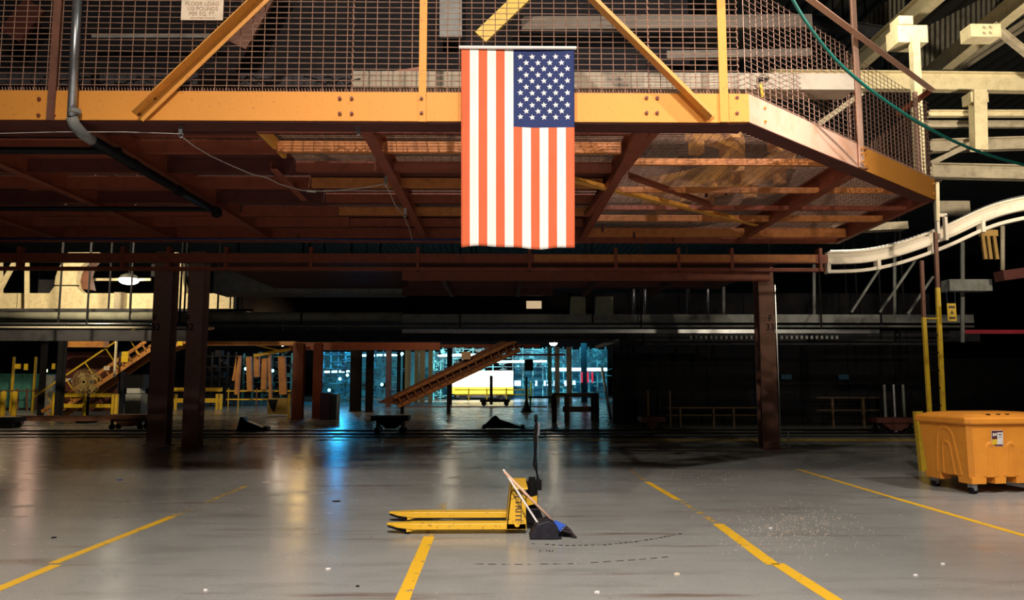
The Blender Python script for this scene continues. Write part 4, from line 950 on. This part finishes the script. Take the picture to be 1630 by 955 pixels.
# teal container
yy = 39.0; t = thing('teal_container', 'teal metal container at the far left behind bollards', 'container', (P(20,650,yy).x, yy, 0))
x0, x1 = P(-40,650,yy).x, P(60,650,yy).x; zt_ = P(20,598,yy).z
part(MB().box2((x0, yy, .1), (x1, yy+1.5, zt_)), 'body', TEAL, t); part(MB().box2((x0-.05, yy-.05, zt_), (x1+.05, yy+1.55, zt_+.1)), 'rim', TEAL, t)
for k in range(7): xk = x0+(x1-x0)*(k+.5)/7; part(MB().box2((xk-.04, yy-.06, .1), (xk+.04, yy, zt_)), 'rib', TEAL, t)
yy = 36; t = thing('grey_cabinet', 'grey metal cabinet right of the teal container', 'cabinet', (P(76,650,yy).x, yy, 0)); part(MB().box2((P(69,650,yy).x, yy, 0), (P(84,650,yy).x, yy+.6, P(76,597,yy).z)), 'body', GREY, t); part(MB().box2((P(70,650,yy).x, yy-.03, .2), (P(83,650,yy).x, yy, P(76,600,yy).z)), 'door', GREY, t)
# kiosk
yy = 27.5; t = thing('grey_kiosk', 'grey and black control kiosk left of the brown columns', 'kiosk', (P(211,660,yy).x, yy, 0))
part(MB().box2((P(198,660,yy).x, yy, .05), (P(223,660,yy).x, yy+.5, P(211,627,yy).z)), 'cabinet', GREY, t); part(MB().box2((P(200,660,yy).x, yy-.02, P(211,626,yy).z), (P(221,660,yy).x, yy+.4, P(211,618,yy).z)), 'drawer', mat('light_grey', (.42,.44,.44), .5), t)
part(MB().box2((P(196,660,yy).x, yy, P(211,618,yy).z), (P(225,660,yy).x, yy+.45, P(211,596,yy).z)), 'screen_hood', BLACK, t)
# cage fan
c = P(137, 608, 27.2); t = thing('cage_fan', 'round wire cage fan standing behind the yellow guard rail', 'fan', (c.x, c.y, 0)); mb = MB(); R_ = 22*27.2/FOC
FANM = mat('dusty_brown_wire', (.34,.25,.09), .6)
for k in range(28): a = k*math.tau/28; mb.tube([c+Vector((.05*math.cos(a),-.15,.05*math.sin(a))), c+Vector((.7*R_*math.cos(a),-.12,.7*R_*math.sin(a))), c+Vector((R_*math.cos(a),0,R_*math.sin(a)))], .008, 4)
for rr in (.35,.6,.85,1.0): mb.tube([c+Vector((rr*R_*math.cos(k*math.tau/24), -.14*(1-rr*rr), rr*R_*math.sin(k*math.tau/24))) for k in range(25)], .01, 4)
part(mb, 'cage', FANM, t, kind='stuff')
for k in range(4):
    a = k*math.pi/2+.4; d1 = Vector((math.cos(a),.1,math.sin(a))); d2 = Vector((math.cos(a+.7),-.1,math.sin(a+.7))); part(MB().add([c+Vector((0,.05,0)), c+d1*R_*.85+Vector((0,.05,0)), c+d2*R_*.85+Vector((0,.1,0)), c+d2*R_*.3+Vector((0,.1,0))], [(0,1,2,3)]), 'blade', FANM, t)
part(MB().tube([c+Vector((0,-.05,0)), c+Vector((0,.3,0))], .14, 10), 'motor', BLACK, t); part(MB().tube([Vector((c.x,c.y+.2,0)), c+Vector((0,.2,0))], .05, 8), 'stand', BLACK, t); part(MB().tube([Vector((c.x,c.y+.2,0)), Vector((c.x,c.y+.2,.05))], .35, 14), 'base', BLACK, t)
# towline dollies
def dolly(px0, px1, pyb, pyt, label, m=BROWN):
    g = G((px0+px1)/2, pyb); yy = g.y; xa, xb = P(px0,pyb,yy).x, P(px1,pyb,yy).x; zt_ = P(px0,pyt,yy).z
    t = thing('tow_dolly', label, 'dolly', (g.x, yy, 0)); part(MB().box2((xa, yy-.06, zt_-.14), (xb, yy+.5, zt_)), 'bed', m, t)
    part(MB().prism([(xa+.15, zt_-.14), (xb-.12, zt_-.14), ((xa+xb)/2+.15, zt_-.36), ((xa+xb)/2-.1, zt_-.36)], yy, yy+.4), 'gusset', m, t)
    for xx in (xa+.18, xb-.18):
        for dy in (.02, .42): part(MB().tube([(xx, yy+dy-.03, .09), (xx, yy+dy+.03, .09)], .09, 12).box2((xx-.03, yy+dy-.04, .09), (xx+.03, yy+dy+.04, zt_-.1)), 'wheel', BLACK, t)
dolly(168, 232, 684, 660, 'brown tow dolly at the foot of the kiosk'); dolly(-10, 25, 682, 664, 'dark tow dolly at the left edge', BLACK)
dolly(590, 650, 690, 662, 'dark tow dolly on the floor left of the centre incline', BLACK); dolly(1395, 1460, 690, 665, 'dull red tow dolly near the ladder foot', DKRED); dolly(1020, 1060, 686, 664, 'dull red tow dolly before the black wall', DKRED)
g = G(100, 676); solo(MB().box2((P(25,676,g.y).x, g.y, .12), (P(195,676,g.y).x, g.y+.15, .30)).box2((P(30,676,g.y).x, g.y, 0), (P(33,676,g.y).x, g.y+.15, .12)).box2((P(190,676,g.y).x, g.y, 0), (P(193,676,g.y).x, g.y+.15, .12)), 'tow_bar', BROWN, 'long low brown tow bar before the yellow bollards', 'bar')
# dark tow carriages in the middle
def wedge(px0, px1, pyb, peak, pyt, label):
    g = G((px0+px1)/2, pyb); yy = g.y; q = lambda a, b: (P(a,b,yy).x, P(a,b,yy).z); t = thing('tow_hitch', label, 'hitch', (g.x, yy, 0))
    part(MB().prism([q(px0,pyb-1), q(px1,pyb-1), q(peak+8,pyt+6), q(peak+2,pyt), q(peak-2,pyt)], yy, yy+.3), 'frame', BLACK, t)
    for px in (px0+6, px1-6): part(MB().tube([(P(px,pyb,yy).x, yy-.03, .07), (P(px,pyb,yy).x, yy+.3, .07)], .07, 10), 'wheel', BLACK, t)
wedge(765, 838, 683, 788, 662, 'low black tow hitch silhouetted on the blue lit floor'); wedge(376, 428, 686, 384, 664, 'low black tow hitch on the floor right of the brown columns')
# purple cabinet
g = G(521, 668); t = thing('purple_cabinet', 'dark purple cabinet right of the orange brown columns', 'cabinet', g)
zt_ = P(521,625,g.y).z; part(MB().box2((P(509,668,g.y).x, g.y, 0), (P(525,668,g.y).x, g.y+.6, zt_)), 'body', mat('purple_paint', (.06,.03,.11), .5), t); part(MB().box2((P(526,668,g.y).x, g.y, 0), (P(535,668,g.y).x, g.y+.6, zt_-.05)), 'side_bay', mat('blue_black_paint', (.02,.04,.07), .5), t)
# orange leaning machine frames
t = thing('orange_machine', 'orange upright machine frames left of the near black columns', 'machine', G(420, 655)); yy = 33
for (a, b, w_) in (((377,628),(381,566),.16),((398,622),(396,568),.2),((409,600),(409,566),.22),((420,620),(422,570),.22),((451,628),(449,567),.3),((372,606),(379,568),.1),((431,640),(429,565),.1)):
    part(MB().bar(P(*a,yy), P(*b,yy), w_, .2, up=(0,1,0)), 'upright', mat('machine_orange', (.60,.27,.07), .5, 0, (.4,.15,.05), 3), t)
part(MB().box2(P(425,660,yy-1), P(457,634,yy-1)+Vector((0,.5,0))), 'hopper', mat('ochre_paint', (.42,.27,.05), .6), t)
part(MB().prism([(P(a,b,yy-1.1).x, P(a,b,yy-1.1).z) for a,b in ((426,636),(441,636),(436,656),(430,648))], yy-1.12, yy-1.02), 'chute', BLACK, t)
part(MB().bar(P(405,566,yy-.5), P(462,556,yy-.5), .12, .2, up=(0,-1,0)), 'top_arm', YELLOW, t); part(MB().bar(P(400,548,yy-.5), P(455,560,yy-.5), .06, .1, up=(0,-1,0)), 'top_arm', YELLOW, t)
# incline conveyors
def incline(a, b, d, wpx, label, m, name='incline_conveyor', rungs=10, rail=None, legs=(), signs=()):
    wm = wpx*d/FOC; pa, pb = P(*a, d), P(*b, d); u = (pb-pa).normalized(); nz = Vector((-u.z,0,u.x));  nz = nz if nz.z > 0 else -nz
    t = thing(name, label, 'conveyor', (pa.x, d, 0))
    for off, th in ((0,.16),(wm,.13)):
        for dy in (0, .9): part(MB().bar(pa+nz*off+Vector((0,dy,0)), pb+nz*off+Vector((0,dy,0)), .08, th), 'side_rail', m, t)
    for k in range(rungs): q = pa.lerp(pb, (k+.5)/rungs); part(MB().bar(q, q+nz*wm, .04, .08, up=(0,1,0)), 'strut', m, t)
    part(MB().bar(pa+Vector((0,.45,0))+nz*.1, pb+Vector((0,.45,0))+nz*.1, .75, .04), 'belt_bed', DKRED, t)
    if rail: 
        part(MB().tube([pa+nz*rail, pb+nz*rail], .035, 6), 'hand_rail', YELLOW, t)
        for k in range(5): q = pa.lerp(pb, (k+.5)/5); part(MB().tube([q, Vector((q.x,q.y,q.z))+nz*rail], .02, 5), 'rail_post', YELLOW, t)
    for (px, y0) in legs:
        s_ = (P(px,600,d).x-pa.x)/(pb.x-pa.x); q = pa.lerp(pb, s_); part(MB().box2((q.x-.07, d+.1, 0), (q.x+.07, d+.3, q.z)), 'leg', VDARK, t)
    for (px, py, w_, h_, mm) in signs: part(MB().box(P(px, py, d-.12), (w_, .03, h_)), 'notice', mm, t)
    return t
incline((75, 668), (240, 556), 29.9, 15, 'orange incline conveyor rising behind the cage fan', mat('machine_orange', (0,0,0)), rail=1.05, legs=((190,0),), rungs=14, signs=((199,568,.26,.42,YELLOW),(170,586,.22,.16,PAPER),(287,542,.2,.4,YELLOW)))
incline((262, 556), (330, 531), 29.9, 13, 'upper end of the orange incline conveyor between the brown columns', MATS['machine_orange'], rungs=6)
icl = incline((634, 647), (828, 556), 34, 15, 'orange brown incline conveyor rising to the centre', mat('centre_orange', (.46,.21,.08), .5, 0, (.3,.12,.05), 3), rungs=16, legs=((640,0),(714,0)), signs=((742,566,.42,.34,PAPER),))
part(MB().add([P(600,641,34.3), P(640,645,34.3), P(828,550,34.3), P(800,542,34.3), P(600,641,34.5), P(640,645,34.5), P(828,550,34.5), P(800,542,34.5)], [(0,1,2,3),(7,6,5,4),(0,4,5,1),(1,5,6,2),(2,6,7,3),(3,7,4,0)]), 'side_plate', BROWN, icl)
band(538, 550, 31, mat('machine_orange', (0,0,0)), 320, 470, 'orange_track', 'orange conveyor track level behind the brown columns', 'conveyor', .4)
band(545, 557, 33, RED, 460, 700, 'orange_track', 'long dull orange track above the cyan glow', 'conveyor', .4)
band(548, 553, 36, RED, 700, 860, 'orange_track', 'thin dull orange track at the top of the centre incline', 'conveyor', .3)
band(563, 566, 38, mat('dull_red', (.30,.03,.04), .5), 810, 900, 'red_rail', 'thin red rail right of the centre incline', 'rail', .1)
band(540, 553, 29.5, MATS['machine_orange'], 108, 165, 'orange_box_beam', 'orange box beam left of the incline conveyor', 'beam', .4)
solo(MB().box2(P(180,600,28), P(186,528,28)+Vector((0,.1,0))), 'cream_post', CREAM, 'cream post standing by the orange incline conveyor', 'post')
solo(MB().box2(P(95,655,33), P(190,560,33)+Vector((0,.2,0))), 'red_backdrop', DKRED, 'dark red machine panel behind the cage fan', 'panel')
# small poles, control boxes at left
for i,(px,py,w_,h_,mm,lab) in enumerate(((27,583,8,8,YELLOW,'small yellow control box above the teal container'),(40,584,5,10,YELLOW,'narrow yellow control box above the teal container'),(69,590,9,4,E_SPARK,'small glowing panel left of the cage fan'),(108,605,10,5,WHITEH,'small white tank left of the cage fan'),(84,583,4,9,YELLOW,'small yellow tag left of the cage fan'))):
    solo(MB().box2(P(px-w_/2,py+h_/2,31), P(px+w_/2,py-h_/2,31)+Vector((0,.1,0))), 'control_box', mm, lab, 'box')
for px, y0, y1, lab in ((62, 500, 665, 'tall black post behind the thin yellow poles'),): 
    g = G(px, y1); solo(MB().box2((g.x-.1,g.y,0),(g.x+.1,g.y+.15,P(px,y0,g.y).z)), 'black_post', VDARK, lab, 'post')
# railings teal-lit left
t = thing('pipe_fence', 'thin brown pipe fence in front of the teal container', 'fence', G(40, 660)); yy = G(40,655).y
for px in (28, 43, 58): part(MB().tube([P(px,653,yy), P(px,618,yy)], .05, 6), 'post', BROWN, t)
part(MB().tube([P(-5,622,yy), P(60,622,yy)], .03, 6), 'rail', BROWN, t)

# ================================================================== cyan zone
def rack(px0, px1, pyb, pyt, d, label, m, nshelf=5, nup=5, extra=12):
    t = thing('pipe_rack', label, 'rack', (P((px0+px1)/2, 640, d).x, d, 0)); x0, x1 = P(px0,pyb,d).x, P(px1,pyb,d).x; zb = max(0.0, P(px0,pyb,d).z); z1 = P(px0,pyt,d).z
    for k in range(nup): x = x0+(x1-x0)*k/(nup-1); part(MB().box2((x-.05,d,0),(x+.05,d+.1,z1)), 'upright', m, t)
    for k in range(nshelf): z = zb+(z1-zb)*(k+.6)/nshelf; part(MB().box2((x0,d-.05,z-.03),(x1,d+.6,z+.03)), 'shelf', m, t)
    mb = MB()
    for k in range(extra):
        x = random.uniform(x0,x1); z = random.uniform(zb,z1); L = random.uniform(.1,.9); a = Vector((x,d-.1,z))
        if random.random() < .5: mb.bar(a, a+Vector((L,0,random.uniform(-.25,.25))), .05,.05)
        else: mb.box(a+Vector((0,.3,0)), (random.uniform(.1,.5), .3, random.uniform(.08,.35)))
    part(mb, 'loose_parts', m, t, kind='stuff'); return t
rack(322, 372, 650, 560, 44, 'dim pipe rack behind the right brown column', DARK, 5, 5, 24)
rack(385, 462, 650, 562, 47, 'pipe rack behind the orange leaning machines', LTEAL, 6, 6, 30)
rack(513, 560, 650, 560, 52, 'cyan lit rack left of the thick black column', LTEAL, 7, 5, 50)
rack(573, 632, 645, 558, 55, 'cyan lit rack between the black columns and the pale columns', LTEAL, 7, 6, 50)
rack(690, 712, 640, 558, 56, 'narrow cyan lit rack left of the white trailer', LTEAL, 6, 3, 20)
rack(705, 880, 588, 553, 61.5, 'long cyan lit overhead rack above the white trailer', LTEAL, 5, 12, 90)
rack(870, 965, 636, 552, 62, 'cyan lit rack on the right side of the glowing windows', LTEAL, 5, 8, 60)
for i, (px, w_, y1, m, lab) in enumerate(((649,8,612,YELLOW,'pale yellow far column, first of four from the left'),(663,6,612,YELLOW,'pale yellow far column, second of four from the left'),(672,8,608,YELLOW,'pale yellow far column, third of four from the left'),(685,6,606,YELLOW,'pale yellow far column, last of four from the left'),
    (887,7,640,CREAMD,'beige far column left of two by the glowing windows'),(906,8,640,CREAMD,'beige far column right of two by the glowing windows'),(875,6,630,TEAL,'teal far column left of the beige ones'))):
    d = 50.0; x = P(px,600,d).x; ww = w_*d/FOC
    solo(MB().ibeam((x,d,0),(x,d,P(px,552,d).z), ww, ww, .05, up=(0,1,0)), 'far_column', mat('pale_far_yellow', (.66,.50,.22), .6) if m is YELLOW else m, lab, 'column')
# lit tubes and windows
for (a, b, y, lab) in ((872,966,588,'bright cyan tube light row at the right far end'),(770,870,576,'dim cyan tube light over the trailer'),(560,640,566,'cyan tube light between the black columns'),(700,760,566,'green cyan tube light over the centre incline'),(515,556,592,'cyan tube light left of the thick black column')):
    solo(MB().tube([P(a,y,58), P(b,y-(1 if a != 872 else 0),58)], .09 if a != 872 else .14, 6), 'tube_light', E_TUBE, lab, 'light')
for (a, b, lab) in ((819,829,'glowing window just right of the trailer'),(852,855,'narrow glowing window, second from the trailer'),(866,874,'glowing window, third from the trailer'),(879,885,'glowing window left of the beige column'),(896,903,'glowing window between the two beige columns'),(908,916,'glowing window right of the beige columns')):
    solo(MB().box2(P(a,614,66), P(b,606,66)+Vector((0,.1,0))), 'lit_window', E_WIN, lab, 'window')
for px, lab in ((926,'left red strip right of the glowing windows'),(936,'middle red strip right of the glowing windows'),(943,'right red strip right of the glowing windows')):
    solo(MB().box2(P(px-1.3,609,52), P(px+1.3,592,52)+Vector((0,.1,0))), 'red_glow_strip', mat('red_glow_strip', (.8,.03,.06), .5, emit=(1,.03,.08), strength=.6), lab, 'strip')  # banner strips given a red glow of their own
for i,(px,py,mm) in enumerate(((541,603,E_CSP),(554,597,E_CSP),(608,612,E_CSP),(704,612,E_CSP),(391,587,E_CSP),(434,590,E_CSP),(640,562,E_CSP),(527,548,E_SPARK),(515,534,E_SPARK),(498,534,E_SPARK),(486,534,E_SPARK),(442,547,E_SPARK),(450,548,E_SPARK),(464,547,E_SPARK),(520,622,E_CSP))):
    pass
spark = [(541,603,0),(553,597,0),(608,612,0),(704,612,0),(391,587,0),(434,590,0),(640,563,0),(514,534,1),(499,534,1),(486,534,1),(446,547,1),(450,549,1),(464,548,1),(524,621,0)]
where = ['over the purple cabinet','right over the purple cabinet','between the black and pale columns','left of the trailer','left of the orange machines','behind the orange machines','at the top of the cyan rack','high above the purple cabinet','high over the second orange brown column','high over the first orange brown column','at the tip of the yellow arm','right at the tip of the yellow arm','beside the first orange brown column','low over the purple cabinet']
for (px,py,k), wh in zip(spark, where):
    solo(MB().ball(P(px,py,44), .09, 8, 5), 'small_light', E_SPARK if k else E_CSP, ('tiny warm light ' if k else 'tiny cyan light ') + wh, 'light')
for (a, b, y0, lab) in ((500, 640, 560, 'added teal sheet giving the haze behind the black columns'), (645, 716, 560, 'added teal sheet giving the haze left of the white trailer'), (819, 968, 556, 'added teal sheet giving the haze behind the glowing windows')):
    solo(MB().box2((P(a,640,70).x, 70, 0), (P(b,640,70).x, 70.2, P(a,y0,70).z)), 'haze_sheet', mat('teal_haze', (0.03,0.32,0.45), .6, 0, (0.01,0.05,0.10), .5), lab, 'haze_sheet')  # sheets added to give the teal haze behind the racks
# trailer
yy = 58; t = thing('white_trailer', 'brightly lit white and yellow trailer far down the hall', 'trailer', (P(768,636,yy).x, yy, 0)); x0, x1 = P(716,636,yy).x, P(817,636,yy).x
z = lambda y: P(768,y,yy).z
part(MB().box2((x0, yy, z(616)), (x1, yy+2.4, z(590))), 'box', mat('trailer_white', (.88,.82,.68), .5, 0, (.84,.77,.62), .5), t); part(MB().box2((x0, yy-.02, z(627)), (x1, yy+2.4, z(616))), 'lower_panel', mat('trailer_yellow', (.85,.58,.03), .5), t)
part(MB().box2((x0+.5, yy+.1, z(633)), (x1-.5, yy+2.2, z(627))), 'chassis', DARK, t)
for x in (x0+1.0, x1-1.0): part(MB().tube([(x, yy+.05, .3), (x, yy+.35, .3)], .3, 14), 'wheel', BLACK, t)
t = thing('guard_rail', 'yellow guard rail in front of the white trailer', 'guard rail', G(790, 640)); yy = 52
for y0, y1 in ((619.5,621.5),(627,629)): part(MB().box2(P(724,y1,yy), P(846,y0,yy)+Vector((0,.1,0))), 'rail', YELLOW, t)
for px in (746, 775, 806, 840): part(MB().box2(P(px-1.2,638,yy-.1), P(px+1.2,618,yy-.1)+Vector((0,.1,0))), 'post', YELLOW, t)
# cart
t = thing('wheeled_cart', 'small dark wheeled cart in front of the white trailer', 'cart', G(787, 648)); yy = G(787,646).y
part(MB().box2(P(764,640,yy), P(812,636,yy)+Vector((0,.6,0))), 'bed', VDARK, t)
for px in (770, 806): part(MB().tube([P(px,642,yy), P(px,642,yy)+Vector((0,.1,0))], .15, 12), 'wheel', VDARK, t)
for px in (781, 795): part(MB().bar(P(px-3,637,yy), P(px+3,628,yy), .05,.05), 'strut', VDARK, t)
part(MB().tube([P(782,644,yy), P(782,598,yy)], .10, 6), 'mast', VDARK, t)
# sign post
g = G(838, 656); t = thing('sign_stand', 'black weighted stand post right of the wheeled cart', 'stand', g)
part(MB().lathe(g, [(.32,0),(.26,.05),(.12,.3),(.05,.6),(.05,P(838,600,g.y).z)], 12), 'pole', BLACK, t); part(MB().box2(P(835,590,g.y), P(849,572,g.y)+Vector((0,.2,0))), 'head', VDARK, t)
g = G(845, 640); t = thing('pedestal_fan', 'round green pedestal fan right of the white trailer', 'fan', g); c = P(845,608,g.y); mb = MB(); mb.tube([c+Vector((.3*math.cos(k*math.tau/18),0,.3*math.sin(k*math.tau/18))) for k in range(19)], .03, 5)
for k in range(8): mb.tube([c, c+Vector((.3*math.cos(k*math.tau/8),0,.3*math.sin(k*math.tau/8)))], .015, 4)
part(mb, 'cage', LTEAL, t); part(MB().tube([g, c], .05, 6), 'stand', YELLOW, t)
# work table
yy = G(920,672).y; t = thing('timber_rack', 'brown timber table frame before the glowing windows', 'table', (P(918,672,yy).x, yy, 0)); TB = mat('dull_timber', (.16,.10,.05), .7)
x = lambda px: P(px,650,yy).x; z = lambda py: max(0, P(918,py,yy).z)
part(MB().box2((x(880),yy,z(632)),(x(954),yy+1.0,z(626))), 'top_rail', TB, t); part(MB().box2((x(896),yy,z(656)),(x(954),yy+.1,z(647))), 'lower_rail', TB, t)
for px in (882, 902, 949): part(MB().box2((x(px)-.08,yy-.02,0),(x(px)+.10,yy+.1,z(628))), 'leg', TB, t)
for px in (885, 949): part(MB().box2((x(px)-.08,yy+.9,0),(x(px)+.08,yy+1.0,z(628))), 'leg', TB, t)
part(MB().box2((x(884),yy-.04,z(632)),(x(897),yy-.02,z(628))), 'yellow_plate', YELLOW, t)
yy2 = G(858,650).y; t = thing('low_bench', 'low dark bench frame left of the timber table', 'bench', (P(860,650,yy2).x, yy2, 0))
part(MB().box2(P(842,634,yy2), P(880,631,yy2)+Vector((0,.6,0))), 'top', VDARK, t)
for px in (844, 878): part(MB().box2(P(px-1,650,yy2), P(px+1,632,yy2)+Vector((0,.06,0))), 'leg', VDARK, t)
t = thing('floor_kerb', 'long dull orange kerb strip across the far aisle', 'kerb', G(700, 648)); part(MB().box2((G(640,648).x, G(700,648).y, 0), (G(870,648).x, G(700,648).y+.2, .05)), 'strip', RED, t)

# ================================================================== dark enclosure at right
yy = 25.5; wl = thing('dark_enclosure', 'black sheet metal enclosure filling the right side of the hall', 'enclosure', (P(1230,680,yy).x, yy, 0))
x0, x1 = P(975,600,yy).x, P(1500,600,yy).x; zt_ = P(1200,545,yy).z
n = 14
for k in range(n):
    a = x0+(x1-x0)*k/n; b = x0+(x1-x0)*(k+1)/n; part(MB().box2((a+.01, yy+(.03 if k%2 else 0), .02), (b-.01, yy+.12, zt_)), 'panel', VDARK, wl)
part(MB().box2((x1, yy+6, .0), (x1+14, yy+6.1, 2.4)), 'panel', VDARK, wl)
solo(MB().bar(P(958,585,26), P(972,668,26), .06,.3, up=(0,-1,0)), 'leaning_sheet', mat('bluish_sheet', (.05,.08,.10), .3), 'leaning dark sheet edge at the left end of the black enclosure', 'sheet')
solo(MB().bar(P(948,553,22), P(985,541,22), .1,.08, up=(0,-1,0)), 'hanging_fixture', GREY, 'tilted grey lamp fixture at the left end of the black enclosure', 'fixture')
t = thing('guard_rail', 'dull brown guard rail before the black enclosure', 'guard rail', G(1140, 678)); yy = 24.6
for y0 in (648, 660): part(MB().box2(P(1062,y0+2,yy), P(1205,y0,yy)+Vector((0,.08,0))), 'rail', TB, t)
for px in (1032, 1067, 1083, 1136, 1168): part(MB().box2((P(px-1.5,675,yy).x,yy-.05,0),(P(px+1.5,675,yy).x,yy+.05,P(px,622 if px<1070 else 648,yy).z)), 'post', TB, t)
t = thing('guard_rail', 'dull guard rail between the right column and the ladder', 'guard rail', G(1350, 678))
for y0 in (632, 652): part(MB().box2(P(1300,y0+2,yy), P(1400,y0,yy)+Vector((0,.08,0))), 'rail', TB, t)
for px in (1326, 1375): part(MB().box2((P(px-1.5,675,yy).x,yy-.05,0),(P(px+1.5,675,yy).x,yy+.05,P(px,634,yy).z)), 'post', TB, t)
for i,(px,y0,lab) in enumerate(((1411,612,'thin dim pole left of the ladder'),(1426,612,'second thin dim pole left of the ladder'),(1441,612,'thin dim pole closest to the ladder'))):
    g = G(px, 684); solo(MB().tube([g, Vector((g.x,g.y,P(px,y0,g.y).z))], .04, 6), 'thin_pole', STEEL if i == 1 else GREY, lab, 'pole')
for px, lab in ((1252, 'small dim blue notice right of the right column'), (1343, 'dim blue notice between the column and ladder')): solo(MB().box2(P(px-8,604,25.3), P(px+8,596,25.3)+Vector((0,.03,0))), 'blue_notice', mat('dim_blue', (.02,.12,.25), .6), lab, 'sign')

# ================================================================== litter and paper scraps on the floor
def chips(n, cx, cy, sx, sy, m, label, smin=.004, smax=.012):
    mb = MB()
    for i in range(n):
        px = random.gauss(cx, sx); py = random.gauss(cy, sy)
        if py < 748: continue
        g = G(px, py); s = random.uniform(smin, smax); a = random.uniform(0, 3.1)
        mb.box(g+Vector((0,0,.003)), (s, s*random.uniform(.3,1), .004), rz=a)
    solo(mb, 'wood_chips', m, label, 'debris', kind='stuff')
CHIP = mat('pale_chips', (.62,.50,.38), .7)
chips(520, 1265, 838, 55, 20, CHIP, 'scatter of pale chips on the floor right of the pallet jack')
chips(120, 1170, 760, 60, 8, CHIP, 'scatter of fine pale grit along the shadow edge')
chips(120, 1100, 860, 330, 50, CHIP, 'sparse pale crumbs over the whole front floor', .003, .008)
for i,(px,py,s,lab,m) in enumerate(((327,940,.022,'yellowish paper scrap near the bottom left',WHITEH),(523,906,.028,'pale leaf like scrap left of the pallet jack',WHITEH),(1077,914,.022,'yellowish scrap right of the pallet jack',CREAM),(951,943,.024,'white scrap near the bottom centre',WHITEH),(1501,898,.02,'white scrap below the orange bin',WHITEH),(1458,916,.018,'tiny white scrap left below the orange bin',WHITEH),(1227,841,.02,'white scrap among the pale chips',WHITEH),(569,934,.018,'dark scrap near the bottom line',BLACK),(85,856,.03,'dark scrap at the far left floor',BLACK),(536,798,.06,'dark flat scrap under the blue reflection',BLACK),(191,764,.04,'small dark blue scrap on the left floor',BLUEP))):
    g = G(px,py); mb = MB(); n = 7; ring_ = [g+Vector((s*random.uniform(.6,1.2)*math.cos(k*math.tau/n), s*.7*random.uniform(.6,1.2)*math.sin(k*math.tau/n), .004+random.uniform(0,.006))) for k in range(n)]
    mb.add([g+Vector((0,0,.012))]+ring_+[Vector((q.x,q.y,0.0)) for q in ring_], [(0,k+1,(k+1)%n+1) for k in range(n)]+[(k+1,k+1+n,(k+1)%n+1+n,(k+1)%n+1) for k in range(n)])
    solo(mb, 'scrap', m, lab, 'scrap')

# group names for repeats of one kind
import collections
cnt = collections.defaultdict(list)
for o in C.objects:
    if o.parent is None and 'category' in o: cnt[o.name.split('.')[0]].append(o)
PL = {'bolted_bracket': 'brackets'}
for k, v in cnt.items():
    if len(v) > 1:
        for o in v: o['group'] = k.replace('_', ' ') + 's around the hall'
